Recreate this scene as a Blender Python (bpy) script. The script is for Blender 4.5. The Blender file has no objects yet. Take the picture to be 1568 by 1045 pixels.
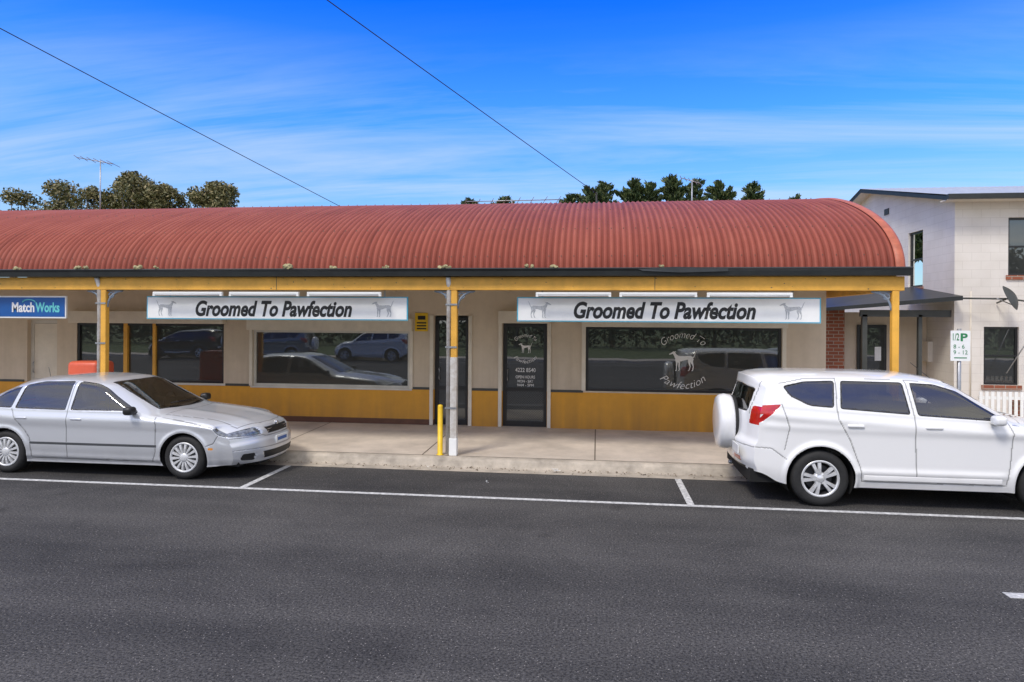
import bpy, bmesh, math, random
import numpy as np
from mathutils import Vector, Matrix
random.seed(7); rng=np.random.default_rng(5)
scene=bpy.context.scene
COL=scene.collection

# ------------------------------------------------------------------ materials
def newmat(name):
    m=bpy.data.materials.new(name); m.use_nodes=True
    nt=m.node_tree; b=nt.nodes['Principled BSDF']; return m,nt,b
def N(nt,t,**kw):
    n=nt.nodes.new(t)
    for k,v in kw.items(): setattr(n,k,v)
    return n
def L(nt,a,b): nt.links.new(a,b)
def mat(name,col,rough=.6,metal=0,var=.12,scale=3.0,bump=0.0,bscale=60,coat=0,spec=.5,stain=None):
    m,nt,b=newmat(name)
    b.inputs['Roughness'].default_value=rough; b.inputs['Metallic'].default_value=metal
    b.inputs['Specular IOR Level'].default_value=spec
    b.inputs['Coat Weight'].default_value=coat; b.inputs['Coat Roughness'].default_value=.04
    c=(col[0],col[1],col[2],1)
    if var>0:
        tc=N(nt,'ShaderNodeTexCoord'); no=N(nt,'ShaderNodeTexNoise'); no.inputs['Scale'].default_value=scale; no.inputs['Detail'].default_value=5; no.inputs['Roughness'].default_value=.65
        L(nt,tc.outputs['Object'],no.inputs['Vector'])
        r=N(nt,'ShaderNodeValToRGB'); r.color_ramp.elements[0].position=.3; r.color_ramp.elements[1].position=.7
        d=tuple(max(0,x*(1-var)) for x in col); e=tuple(min(1,x*(1+var*.6)) for x in col)
        if stain: d=stain
        r.color_ramp.elements[0].color=(*d,1); r.color_ramp.elements[1].color=(*e,1)
        L(nt,no.outputs['Fac'],r.inputs['Fac']); L(nt,r.outputs['Color'],b.inputs['Base Color'])
        if bump>0:
            n2=N(nt,'ShaderNodeTexNoise'); n2.inputs['Scale'].default_value=bscale; n2.inputs['Detail'].default_value=3
            L(nt,tc.outputs['Object'],n2.inputs['Vector'])
            bp=N(nt,'ShaderNodeBump'); bp.inputs['Strength'].default_value=bump; bp.inputs['Distance'].default_value=.01
            L(nt,n2.outputs['Fac'],bp.inputs['Height']); L(nt,bp.outputs['Normal'],b.inputs['Normal'])
    else: b.inputs['Base Color'].default_value=c
    return m

def mat_asphalt():
    m,nt,b=newmat('asphalt'); tc=N(nt,'ShaderNodeTexCoord')
    def noise(s,d,vec=None,rough=.6,dist=0):
        n=N(nt,'ShaderNodeTexNoise'); n.inputs['Scale'].default_value=s; n.inputs['Detail'].default_value=d; n.inputs['Roughness'].default_value=rough; n.inputs['Distortion'].default_value=dist
        L(nt,vec or tc.outputs['Object'],n.inputs['Vector']); return n
    mp=N(nt,'ShaderNodeMapping'); mp.inputs['Scale'].default_value=(.06,.9,1); L(nt,tc.outputs['Object'],mp.inputs['Vector'])
    big=noise(1.0,3,mp.outputs['Vector']); patch=noise(.45,6,rough=.7,dist=.6); grain=noise(48,2,rough=.85)
    mx=N(nt,'ShaderNodeMath',operation='ADD'); L(nt,big.outputs['Fac'],mx.inputs[0]); L(nt,patch.outputs['Fac'],mx.inputs[1])
    h=N(nt,'ShaderNodeMath',operation='MULTIPLY'); h.inputs[1].default_value=.5; L(nt,mx.outputs[0],h.inputs[0])
    r1=N(nt,'ShaderNodeValToRGB'); r1.color_ramp.elements[0].position=.36; r1.color_ramp.elements[1].position=.64
    r1.color_ramp.elements[0].color=(.035,.035,.036,1); r1.color_ramp.elements[1].color=(.080,.078,.076,1); L(nt,h.outputs[0],r1.inputs['Fac'])
    r2=N(nt,'ShaderNodeValToRGB'); r2.color_ramp.elements[0].position=.36; r2.color_ramp.elements[1].position=.70
    r2.color_ramp.elements[0].color=(.40,.40,.41,1); r2.color_ramp.elements[1].color=(2.1,2.05,1.97,1)
    L(nt,grain.outputs['Fac'],r2.inputs['Fac'])
    mu=N(nt,'ShaderNodeMixRGB',blend_type='MULTIPLY'); mu.inputs['Fac'].default_value=1
    L(nt,r1.outputs['Color'],mu.inputs['Color1']); L(nt,r2.outputs['Color'],mu.inputs['Color2'])
    vo=N(nt,'ShaderNodeTexVoronoi'); vo.inputs['Scale'].default_value=38; L(nt,tc.outputs['Object'],vo.inputs['Vector'])
    lt=N(nt,'ShaderNodeMath',operation='LESS_THAN'); lt.inputs[1].default_value=.17; L(nt,vo.outputs['Distance'],lt.inputs[0])
    sel=N(nt,'ShaderNodeSeparateColor'); L(nt,vo.outputs['Color'],sel.inputs[0])
    gt=N(nt,'ShaderNodeMath',operation='GREATER_THAN'); gt.inputs[1].default_value=.70; L(nt,sel.outputs[0],gt.inputs[0])
    ml=N(nt,'ShaderNodeMath',operation='MULTIPLY'); L(nt,lt.outputs[0],ml.inputs[0]); L(nt,gt.outputs[0],ml.inputs[1])
    m3=N(nt,'ShaderNodeMixRGB'); m3.inputs['Color2'].default_value=(.28,.26,.24,1); L(nt,ml.outputs[0],m3.inputs['Fac']); L(nt,mu.outputs['Color'],m3.inputs['Color1'])
    st=noise(.9,3,rough=.5,dist=.3); r4=N(nt,'ShaderNodeValToRGB'); r4.color_ramp.elements[0].position=.66; r4.color_ramp.elements[1].position=.74
    r4.color_ramp.elements[0].color=(1,1,1,1); r4.color_ramp.elements[1].color=(.62,.62,.63,1); L(nt,st.outputs['Fac'],r4.inputs['Fac'])
    m4=N(nt,'ShaderNodeMixRGB',blend_type='MULTIPLY'); m4.inputs['Fac'].default_value=1; L(nt,m3.outputs[0],m4.inputs['Color1']); L(nt,r4.outputs[0],m4.inputs['Color2'])
    L(nt,m4.outputs['Color'],b.inputs['Base Color'])
    b.inputs['Roughness'].default_value=.85; b.inputs['Specular IOR Level'].default_value=.2
    bp=N(nt,'ShaderNodeBump'); bp.inputs['Strength'].default_value=.7; bp.inputs['Distance'].default_value=.008
    L(nt,grain.outputs['Fac'],bp.inputs['Height']); L(nt,bp.outputs['Normal'],b.inputs['Normal'])
    return m

def mat_brick(name,c1,c2,mortar,w,h,ms=.01,bump=.3,rough=.8):
    m,nt,b=newmat(name); tc=N(nt,'ShaderNodeTexCoord'); sp=N(nt,'ShaderNodeSeparateXYZ'); L(nt,tc.outputs['Object'],sp.inputs[0])
    a=N(nt,'ShaderNodeMath',operation='ADD'); L(nt,sp.outputs['X'],a.inputs[0]); L(nt,sp.outputs['Y'],a.inputs[1])
    cb=N(nt,'ShaderNodeCombineXYZ'); L(nt,a.outputs[0],cb.inputs['X']); L(nt,sp.outputs['Z'],cb.inputs['Y'])
    br=N(nt,'ShaderNodeTexBrick'); br.inputs['Scale'].default_value=1; br.inputs['Brick Width'].default_value=w; br.inputs['Row Height'].default_value=h
    br.inputs['Mortar Size'].default_value=ms; br.inputs['Mortar Smooth'].default_value=.3
    br.inputs['Color1'].default_value=(*c1,1); br.inputs['Color2'].default_value=(*c2,1); br.inputs['Mortar'].default_value=(*mortar,1)
    L(nt,cb.outputs[0],br.inputs['Vector'])
    no=N(nt,'ShaderNodeTexNoise'); no.inputs['Scale'].default_value=1.3; no.inputs['Detail'].default_value=5; L(nt,tc.outputs['Object'],no.inputs['Vector'])
    r=N(nt,'ShaderNodeValToRGB'); r.color_ramp.elements[0].position=.3; r.color_ramp.elements[1].position=.65
    r.color_ramp.elements[0].color=(.88,.87,.85,1); r.color_ramp.elements[1].color=(1,1,1,1); L(nt,no.outputs['Fac'],r.inputs['Fac'])
    mu=N(nt,'ShaderNodeMixRGB',blend_type='MULTIPLY'); mu.inputs['Fac'].default_value=1
    L(nt,br.outputs['Color'],mu.inputs['Color1']); L(nt,r.outputs['Color'],mu.inputs['Color2']); L(nt,mu.outputs['Color'],b.inputs['Base Color'])
    bp=N(nt,'ShaderNodeBump'); bp.inputs['Strength'].default_value=bump; bp.inputs['Distance'].default_value=.01; bp.invert=True
    L(nt,br.outputs['Fac'],bp.inputs['Height']); L(nt,bp.outputs['Normal'],b.inputs['Normal'])
    b.inputs['Roughness'].default_value=rough
    return m

def mat_wall(name,col,low,zlo,zhi):
    m,nt,b=newmat(name); tc=N(nt,'ShaderNodeTexCoord'); sp=N(nt,'ShaderNodeSeparateXYZ'); L(nt,tc.outputs['Object'],sp.inputs[0])
    n1=N(nt,'ShaderNodeTexNoise'); n1.inputs['Scale'].default_value=1.7; n1.inputs['Detail'].default_value=6; n1.inputs['Roughness'].default_value=.7; L(nt,tc.outputs['Object'],n1.inputs['Vector'])
    mp=N(nt,'ShaderNodeMapping'); mp.inputs['Scale'].default_value=(7,7,.5); L(nt,tc.outputs['Object'],mp.inputs['Vector'])
    n2=N(nt,'ShaderNodeTexNoise'); n2.inputs['Scale'].default_value=1; n2.inputs['Detail'].default_value=4; L(nt,mp.outputs[0],n2.inputs['Vector'])
    r=N(nt,'ShaderNodeValToRGB'); r.color_ramp.elements[0].position=.3; r.color_ramp.elements[1].position=.7
    r.color_ramp.elements[0].color=(*[x*.86 for x in col],1); r.color_ramp.elements[1].color=(*[min(1,x*1.05) for x in col],1); L(nt,n1.outputs['Fac'],r.inputs['Fac'])
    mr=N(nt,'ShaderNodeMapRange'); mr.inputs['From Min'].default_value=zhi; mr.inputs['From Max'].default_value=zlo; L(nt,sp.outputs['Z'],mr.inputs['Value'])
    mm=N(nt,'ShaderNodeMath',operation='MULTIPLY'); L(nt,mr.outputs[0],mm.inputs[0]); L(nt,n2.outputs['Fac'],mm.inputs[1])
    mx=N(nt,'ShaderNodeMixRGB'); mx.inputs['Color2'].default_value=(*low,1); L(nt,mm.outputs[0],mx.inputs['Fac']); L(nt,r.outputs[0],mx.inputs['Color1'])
    L(nt,mx.outputs[0],b.inputs['Base Color']); b.inputs['Roughness'].default_value=.62
    n3=N(nt,'ShaderNodeTexNoise'); n3.inputs['Scale'].default_value=70; L(nt,tc.outputs['Object'],n3.inputs['Vector'])
    bp=N(nt,'ShaderNodeBump'); bp.inputs['Strength'].default_value=.2; bp.inputs['Distance'].default_value=.01; L(nt,n3.outputs['Fac'],bp.inputs['Height']); L(nt,bp.outputs['Normal'],b.inputs['Normal'])
    return m

def mat_shopglass():
    m,nt,b=newmat('shop_window_glass'); 
    b.inputs['Base Color'].default_value=(.012,.014,.012,1); b.inputs['Roughness'].default_value=.5
    g=N(nt,'ShaderNodeBsdfGlossy'); g.inputs['Roughness'].default_value=.008; g.inputs['Color'].default_value=(.9,.95,.95,1)
    fr=N(nt,'ShaderNodeFresnel'); fr.inputs['IOR'].default_value=1.5
    ad=N(nt,'ShaderNodeMath',operation='ADD'); ad.inputs[1].default_value=.09; L(nt,fr.outputs[0],ad.inputs[0])
    tc=N(nt,'ShaderNodeTexCoord'); no=N(nt,'ShaderNodeTexNoise'); no.inputs['Scale'].default_value=1.1; L(nt,tc.outputs['Object'],no.inputs['Vector'])
    bp=N(nt,'ShaderNodeBump'); bp.inputs['Strength'].default_value=.05; bp.inputs['Distance'].default_value=.02
    L(nt,no.outputs['Fac'],bp.inputs['Height']); L(nt,bp.outputs['Normal'],g.inputs['Normal'])
    mx=N(nt,'ShaderNodeMixShader'); L(nt,ad.outputs[0],mx.inputs[0]); L(nt,b.outputs[0],mx.inputs[1]); L(nt,g.outputs[0],mx.inputs[2])
    L(nt,mx.outputs[0],nt.nodes['Material Output'].inputs['Surface'])
    return m
def mat_carglass(name,tint):
    m,nt,b=newmat(name); nt.nodes.remove(b)
    t=N(nt,'ShaderNodeBsdfTransparent'); t.inputs['Color'].default_value=(tint,tint*1.02,tint,1)
    g=N(nt,'ShaderNodeBsdfGlossy'); g.inputs['Roughness'].default_value=.01
    fr=N(nt,'ShaderNodeFresnel'); fr.inputs['IOR'].default_value=1.55
    ad=N(nt,'ShaderNodeMath',operation='MULTIPLY_ADD'); ad.inputs[1].default_value=1.2; ad.inputs[2].default_value=.09; L(nt,fr.outputs[0],ad.inputs[0])
    mx=N(nt,'ShaderNodeMixShader'); L(nt,ad.outputs[0],mx.inputs[0]); L(nt,t.outputs[0],mx.inputs[1]); L(nt,g.outputs[0],mx.inputs[2])
    L(nt,mx.outputs[0],nt.nodes['Material Output'].inputs['Surface'])
    return m
def mat_paint(name,col,metal,rough):
    m,nt,b=newmat(name)
    b.inputs['Metallic'].default_value=metal; b.inputs['Roughness'].default_value=rough
    b.inputs['Coat Weight'].default_value=1; b.inputs['Coat Roughness'].default_value=.03
    at=N(nt,'ShaderNodeAttribute'); at.attribute_name='gap'
    sc=N(nt,'ShaderNodeMath',operation='MULTIPLY'); sc.inputs[1].default_value=.75; L(nt,at.outputs['Fac'],sc.inputs[0])
    mx=N(nt,'ShaderNodeMixRGB'); mx.inputs['Color1'].default_value=(*col,1); mx.inputs['Color2'].default_value=(.01,.01,.01,1)
    L(nt,sc.outputs[0],mx.inputs['Fac'])
    ge=N(nt,'ShaderNodeNewGeometry'); m2=N(nt,'ShaderNodeMixRGB'); m2.inputs['Color2'].default_value=(.03,.03,.03,1)
    L(nt,ge.outputs['Backfacing'],m2.inputs['Fac']); L(nt,mx.outputs[0],m2.inputs['Color1'])
    tc=N(nt,'ShaderNodeTexCoord'); sp=N(nt,'ShaderNodeSeparateXYZ'); L(nt,tc.outputs['Object'],sp.inputs[0])
    mr=N(nt,'ShaderNodeMapRange'); mr.inputs['From Min'].default_value=.6; mr.inputs['From Max'].default_value=.2; mr.inputs['To Max'].default_value=.35
    L(nt,sp.outputs['Z'],mr.inputs['Value'])
    no=N(nt,'ShaderNodeTexNoise'); no.inputs['Scale'].default_value=5; no.inputs['Detail'].default_value=4; L(nt,tc.outputs['Object'],no.inputs['Vector'])
    mm=N(nt,'ShaderNodeMath',operation='MULTIPLY'); L(nt,mr.outputs[0],mm.inputs[0]); L(nt,no.outputs['Fac'],mm.inputs[1])
    m3=N(nt,'ShaderNodeMixRGB'); m3.inputs['Color2'].default_value=(.16,.14,.12,1); L(nt,mm.outputs[0],m3.inputs['Fac']); L(nt,m2.outputs[0],m3.inputs['Color1'])
    L(nt,m3.outputs[0],b.inputs['Base Color'])
    return m
def mat_leaf(name,c1,c2,c3):
    m,nt,b=newmat(name); g=N(nt,'ShaderNodeNewGeometry'); r=N(nt,'ShaderNodeValToRGB')
    r.color_ramp.elements[0].color=(*c1,1); r.color_ramp.elements[1].color=(*c3,1); e=r.color_ramp.elements.new(.5); e.color=(*c2,1)
    L(nt,g.outputs['Random Per Island'],r.inputs['Fac']); L(nt,r.outputs['Color'],b.inputs['Base Color'])
    b.inputs['Roughness'].default_value=.6
    return m

M={}
M['asphalt']=mat_asphalt()
M['line']=mat('road_paint',(.66,.66,.64),.7,var=.25,scale=16,stain=(.26,.26,.26))
M['conc']=mat('footpath_concrete',(.60,.52,.43),.85,var=.26,scale=1.3,bump=.3,bscale=90)
M['kerb']=mat('kerb_concrete',(.46,.405,.33),.85,var=.38,scale=3.5,bump=.4,bscale=60)
M['joint']=mat('joint_dirt',(.13,.105,.08),.9)
M['grass']=mat('grass',(.09,.13,.035),.9,var=.4,scale=6,bump=.5,bscale=40)
M['barge']=mat('barge_salmon',(.46,.12,.06),.5,var=.35,scale=4)
M['mustard']=mat('mustard_timber',(.80,.42,.06),.5,var=.2,scale=3.0,bump=.2,bscale=40)
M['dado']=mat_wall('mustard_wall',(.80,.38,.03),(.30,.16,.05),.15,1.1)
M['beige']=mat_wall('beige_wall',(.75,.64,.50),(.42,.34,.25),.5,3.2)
M['cream']=mat('cream_trim',(.76,.70,.59),.5,var=.12,scale=3)
M['soffit']=mat('soffit_cream',(.78,.69,.53),.6,var=.1)
M['gutter']=mat('gutter_dark',(.022,.025,.025),.4,var=.3,scale=4)
M['band']=mat('band_dark',(.06,.065,.06),.5,var=.2)
M['plinth']=mat('brown_plinth',(.13,.055,.03),.5,var=.3,scale=5)
M['alu']=mat('dark_frame',(.02,.02,.022),.35,var=.15)
M['alul']=mat('light_frame',(.66,.64,.58),.4,var=.12)
M['glass']=mat_shopglass()
M['white']=mat('white_sign',(.86,.87,.85),.4,var=.05,scale=4)
M['cyan']=mat('cyan_border',(.10,.45,.62),.4,var=.05)
M['ink']=mat('ink_black',(.015,.015,.015),.5,var=0)
M['mesh']=mat('security_mesh_grey',(.10,.10,.10),.5,var=0)
M['greyink']=mat('ink_grey',(.46,.48,.50),.5,var=.35,scale=45)
M['vinyl']=mat('white_vinyl',(.8,.8,.8),.5,var=0)
M['blue']=mat('blue_sign',(.008,.10,.36),.35,var=.08)
M['teal']=mat('teal_ink',(.15,.62,.62),.5,var=0)
M['yellow']=mat('yellow_paint',(.85,.55,.02),.45,var=.18,scale=8)
M['pipe']=mat('grey_paint',(.62,.61,.59),.45,var=.3,scale=6,stain=(.38,.33,.26))
M['bracket']=mat('blue_grey_bracket',(.22,.27,.33),.5,var=.15)
M['lichen']=mat('lichen',(.42,.37,.20),.95,var=.5,scale=30,bump=.8,bscale=60)
M['block']=mat_brick('cream_blockwork',(.78,.74,.68),(.81,.77,.71),(.70,.66,.60),.4,.2,.006,.22)
M['brick']=mat_brick('red_brick',(.36,.11,.055),(.26,.075,.04),(.38,.32,.26),.24,.086,.01,.4)
M['metalroof']=mat('zinc_roof',(.42,.45,.48),.5,metal=.15,var=.15)
M['wire']=mat('black_cable',(.01,.01,.012),.6,var=0)
M['galv']=mat('galvanised',(.40,.41,.42),.4,metal=.7,var=.2,scale=12)
M['wood']=mat('pole_timber',(.16,.12,.09),.9,var=.3)
M['bark']=mat('bark',(.20,.16,.12),.9,var=.4,scale=8)
M['redpost']=mat('post_box_red',(.72,.12,.055),.4,var=.15)
M['green']=mat('sign_green',(.02,.22,.08),.5,var=0)
M['tyre']=mat('tyre_rubber',(.020,.020,.020),.75,var=.3,scale=20)
M['rim']=mat('alloy_rim',(.75,.76,.77),.28,metal=.4,var=.05)
M['rimd']=mat('alloy_rim_shadow',(.08,.08,.085),.5,metal=.5,var=.1)
M['hub']=mat('hubcap',(.68,.69,.70),.35,metal=.25,var=.12,scale=10)
M['well']=mat('wheel_well',(.008,.008,.008),.9,var=0)
M['trim']=mat('black_trim',(.015,.015,.016),.45,var=0)
M['chrome']=mat('chrome',(.75,.76,.78),.12,metal=1,var=0)
M['rub']=mat('grey_rub_strip',(.06,.065,.07),.5,var=0)
M['lamp']=mat('headlamp_lens',(.24,.26,.28),.08,metal=.6,var=.8,scale=14,coat=1)
M['red']=mat('tail_lamp_red',(.55,.012,.01),.12,var=.25,scale=16,coat=1)
M['amber']=mat('amber_lens',(.75,.30,.05),.15,var=0,coat=1)
M['seat']=mat('car_seat',(.14,.135,.13),.8,var=.1)
M['plate']=mat('number_plate',(.75,.76,.75),.4,var=0)
M['cg1']=mat_carglass('car_glass_clear',.62)
M['cg2']=mat_carglass('car_glass_tinted',.16)
M['silver']=mat_paint('silver_paint',(.66,.68,.71),.38,.32)
M['wpaint']=mat_paint('white_car_paint',(.86,.86,.85),0,.3)
M['bpaint']=mat_paint('black_car_paint',(.012,.012,.015),0,.3)
M['gpaint']=mat_paint('grey_car_paint',(.30,.32,.34),.4,.3)
M['euc']=mat_leaf('eucalypt_leaves',(.055,.065,.02),(.14,.13,.045),(.30,.24,.11))
M['pine']=mat_leaf('cypress_leaves',(.018,.038,.015),(.055,.09,.03),(.14,.16,.05))

# ------------------------------------------------------------------ helpers
def link(o,parent=None):
    COL.objects.link(o)
    if parent: o.parent=parent
    return o
def empty(name,loc=(0,0,0),rot=0):
    e=bpy.data.objects.new(name,None); e.location=loc; e.rotation_euler=(0,0,rot); COL.objects.link(e); return e
def mobj(name,verts,faces,m,parent=None,smooth=False,mi=None):
    me=bpy.data.meshes.new(name); me.from_pydata([tuple(v) for v in verts],[],faces)
    for x in (m if isinstance(m,list) else [m]): me.materials.append(x)
    if mi is not None: me.polygons.foreach_set('material_index',mi)
    if smooth: me.polygons.foreach_set('use_smooth',[True]*len(me.polygons))
    me.update(); return link(bpy.data.objects.new(name,me),parent)
BOXF=[(0,3,2,1),(4,5,6,7),(0,1,5,4),(1,2,6,5),(2,3,7,6),(3,0,4,7)]
def boxv(x0,x1,y0,y1,z0,z1): return [(x0,y0,z0),(x1,y0,z0),(x1,y1,z0),(x0,y1,z0),(x0,y0,z1),(x1,y0,z1),(x1,y1,z1),(x0,y1,z1)]
def box(name,x0,x1,y0,y1,z0,z1,m,parent=None,bev=0.0,seg=2):
    o=mobj(name,boxv(x0,x1,y0,y1,z0,z1),BOXF,m,parent)
    if bev>0:
        bm=bmesh.new(); bm.from_mesh(o.data); bmesh.ops.bevel(bm,geom=bm.edges[:],offset=bev,segments=seg,profile=.5,affect='EDGES')
        bm.to_mesh(o.data); bm.free()
        if seg>1: o.data.polygons.foreach_set('use_smooth',[True]*len(o.data.polygons))
    return o
def boxes(name,lst,m,parent=None):
    V=[];F=[]
    for b in lst:
        n=len(V); V+=boxv(*b); F+=[tuple(i+n for i in f) for f in BOXF]
    return mobj(name,V,F,m,parent)
def tube(name,pts,r,m,parent=None,seg=10,r1=None):
    pts=[Vector(p) for p in pts]; V=[];F=[];n=len(pts)
    up=Vector((0,0,1))
    for i,p in enumerate(pts):
        d=(pts[min(i+1,n-1)]-pts[max(i-1,0)]).normalized()
        a=d.cross(up)
        if a.length<1e-3: a=d.cross(Vector((1,0,0)))
        a.normalize(); b=d.cross(a)
        rr=r if r1 is None else r+(r1-r)*i/(n-1)
        for k in range(seg):
            t=2*math.pi*k/seg; V.append(p+a*rr*math.cos(t)+b*rr*math.sin(t))
    for i in range(n-1):
        for k in range(seg):
            k2=(k+1)%seg; F.append((i*seg+k,i*seg+k2,(i+1)*seg+k2,(i+1)*seg+k))
    F.append(tuple(range(seg))[::-1]); F.append(tuple((n-1)*seg+k for k in range(seg)))
    return mobj(name,V,F,m,parent,smooth=True)
def lathe(name,prof,m,parent=None,seg=48,axis='Y',loc=(0,0,0)):
    V=[];F=[];n=len(prof)
    for i,(r,a) in enumerate(prof):
        for k in range(seg):
            t=2*math.pi*k/seg; c,s=r*math.cos(t),r*math.sin(t)
            V.append((c+loc[0],a+loc[1],s+loc[2]) if axis=='Y' else ((a+loc[0],c+loc[1],s+loc[2]) if axis=='X' else (c+loc[0],s+loc[1],a+loc[2])))
    for i in range(n-1):
        for k in range(seg):
            k2=(k+1)%seg; F.append((i*seg+k,i*seg+k2,(i+1)*seg+k2,(i+1)*seg+k))
    return mobj(name,V,F,m,parent,smooth=True)
def text_mesh(name,body,m,parent,x0,x1,z0,z1,y,shear=0,bold=0,warp=None,space=1.0):
    cu=bpy.data.curves.new(name,'FONT'); cu.body=body; cu.size=1; cu.shear=shear; cu.offset=bold; cu.space_character=space; cu.resolution_u=4
    o=bpy.data.objects.new(name,cu); COL.objects.link(o)
    dg=bpy.context.evaluated_depsgraph_get(); me=bpy.data.meshes.new_from_object(o.evaluated_get(dg)); bpy.data.objects.remove(o)
    co=np.zeros(len(me.vertices)*3); me.vertices.foreach_get('co',co); co=co.reshape(-1,3)
    mn=co.min(0); mxx=co.max(0); u=(co[:,0]-mn[0])/(mxx[0]-mn[0]); v=(co[:,1]-mn[1])/(mxx[1]-mn[1])
    if warp: X,Z=warp(u,v)
    else: X=x0+(x1-x0)*u; Z=z0+(z1-z0)*v
    co=np.stack([X,np.full_like(X,y),Z],1); me.vertices.foreach_set('co',co.ravel()); me.materials.clear(); me.materials.append(m); me.update()
    return link(bpy.data.objects.new(name,me),parent)
# standing hound assembled from convex strips (head, neck, trunk, four legs, tail)
def hound():
    V=[];F=[]
    def strip_(pts):
        # pts: (x,z,halfwidth) along a limb
        n=len(V); m_=len(pts)
        for i,(x,z,w) in enumerate(pts):
            a=pts[max(i-1,0)]; b=pts[min(i+1,m_-1)]; dx,dz=b[0]-a[0],b[1]-a[1]; l=math.hypot(dx,dz) or 1; nx,nz=-dz/l,dx/l
            V.append((x+nx*w,z+nz*w)); V.append((x-nx*w,z-nz*w))
        for i in range(m_-1): F.append((n+2*i,n+2*i+1,n+2*i+3,n+2*i+2))
    strip_([(.22,.49,.085),(.30,.48,.115),(.42,.48,.105),(.55,.505,.08),(.66,.52,.075),(.76,.51,.09),(.85,.49,.055)])   # trunk
    strip_([(.28,.53,.085),(.22,.61,.055),(.175,.69,.045),(.155,.72,.045)])          # neck
    strip_([(.215,.725,.03),(.16,.72,.05),(.10,.695,.034),(.03,.66,.022),(-.01,.65,.012)])  # head
    strip_([(.19,.74,.02),(.225,.76,.012),(.25,.735,.004)])                          # ear
    strip_([(.27,.45,.06),(.27,.32,.032),(.262,.18,.018),(.26,.04,.016),(.245,.015,.016),(.215,.008,.010)])  # front leg
    strip_([(.33,.42,.05),(.36,.30,.028),(.35,.17,.018),(.362,.04,.016),(.345,.015,.016),(.318,.008,.010)])
    strip_([(.79,.48,.085),(.80,.36,.05),(.845,.25,.024),(.865,.17,.016),(.845,.04,.016),(.83,.015,.016),(.80,.008,.010)]) # hind leg
    strip_([(.74,.46,.07),(.71,.35,.042),(.735,.25,.024),(.75,.17,.016),(.715,.04,.016),(.70,.015,.016),(.67,.008,.010)])
    strip_([(.86,.52,.022),(.90,.60,.014),(.93,.70,.011),(.97,.79,.007),(1.0,.83,.003)])   # tail
    return V,F
HV,HF=hound()
def dog(name,x0,x1,z0,h,y,m,parent,flip=False):
    V=[(x0+(x1-x0)*((1-a) if flip else a),y-.0001*(i%7),z0+h*b/.84) for i,(a,b) in enumerate(HV)]
    V=[]; 
    # give each strip its own tiny depth so the vinyl pieces never share a plane
    comp=0; last=-1; depth={}
    for fi,f in enumerate(HF):
        if min(f)>last: comp+=1
        last=max(f)
        for q in f: depth[q]=comp
    for i,(a,b) in enumerate(HV): V.append((x0+(x1-x0)*((1-a) if flip else a),y-.0003*depth[i],z0+h*b/.84))
    return mobj(name,V,HF,m,parent)

# ------------------------------------------------------------------ ground
mobj('ground',[(-400,-400,-.03),(400,-400,-.03),(400,400,-.03),(-400,400,-.03)],[(0,1,2,3)],M['grass'])
mobj('road',[(-120,-10.4,0),(120,-10.4,0),(120,10.47,0),(-120,10.47,0)],[(0,1,2,3)],M['asphalt'])
def strip(name,prof,m,x0=-120,x1=120,parent=None):
    V=[];F=[]
    for (y,z) in prof: V+=[(x0,y,z),(x1,y,z)]
    for i in range(len(prof)-1): F.append((2*i,2*i+1,2*i+3,2*i+2))
    return mobj(name,V,F,m,parent)
strip('kerb',[(10.45,.004),(10.76,-.008),(10.80,.0),(10.84,.09),(10.87,.118),(10.91,.130),(11.0,.132)],M['kerb'])
strip('footpath',[(11.0,.132),(13.84,.185),(14.6,.19)],M['conc'])
strip('kerb_opposite',[(-10.38,.004),(-10.6,.0),(-10.63,.13),(-10.8,.135)],M['kerb'])
strip('footpath_opposite',[(-12.6,.14),(-10.8,.135)],M['conc'])
road_marks=empty('road_markings')
boxes('edge_line',[(-60,60,8.93,9.01,.0005,.0045)],M['line'],road_marks)
boxes('bay_lines',[(x,x+.09,9.011,10.445,.0005,.0045) for x in (-11.2,-4.95,1.17,7.5,13.8)],M['line'],road_marks)
boxes('centre_dashes',[(3.55+13*k,6.55+13*k,6.37,6.49,.0005,.0045) for k in range(-4,5)],M['line'],road_marks)
boxes('opposite_edge_line',[(-60,60,-8.6,-8.5,.0005,.0045)],M['line'],road_marks)
V=[];F=[]
for x in [-22,-19.3,-16.6,-13.9,-11.2,-8.5,-5.55,-2.85,-.02,2.75,5.5,8.2,11,13.7,16.4]:
    n=len(V); V+=[(x-.009,11.0,.135),(x+.009,11.0,.135),(x+.009,13.8,.188),(x-.009,13.8,.188)]; F.append((n,n+1,n+2,n+3))
n=len(V); V+=[(-30,10.99,.1355),(30,10.99,.1355),(30,11.004,.1355),(-30,11.004,.1355)]; F.append((n,n+1,n+2,n+3))
mobj('footpath_joints',V,F,M['joint'])
for i,(x,y,w) in enumerate([(-.62,10.62,.2),(-1.55,9.7,.05),(-2.62,10.5,.08)]):
    bm=bmesh.new()
    for k in range(5):
        a=k*1.2; c=Vector((x+.4*w*math.cos(a)*random.random(),y+.15*w*math.sin(a),.012+.01*k))
        vs=[bm.verts.new(c+Vector((random.uniform(-.4,.4)*w,random.uniform(-.2,.2)*w,random.uniform(0,.02)))) for _ in range(4)]
        bm.faces.new(vs)
    me=bpy.data.meshes.new('litter'); bm.to_mesh(me); bm.free(); me.materials.append(M['white']); link(bpy.data.objects.new('litter',me))
k=1100; p=np.stack([rng.uniform(-14,16,k),10.76-np.abs(rng.normal(size=k))*.11,np.full(k,.008)],1); a=rng.normal(size=(k,3))*.010; b_=rng.normal(size=(k,3))*.008
V=np.stack([p-a,p+b_,p+a,p-b_],1).reshape(-1,3); V[:,2]=np.abs(V[:,2])+.002
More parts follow.
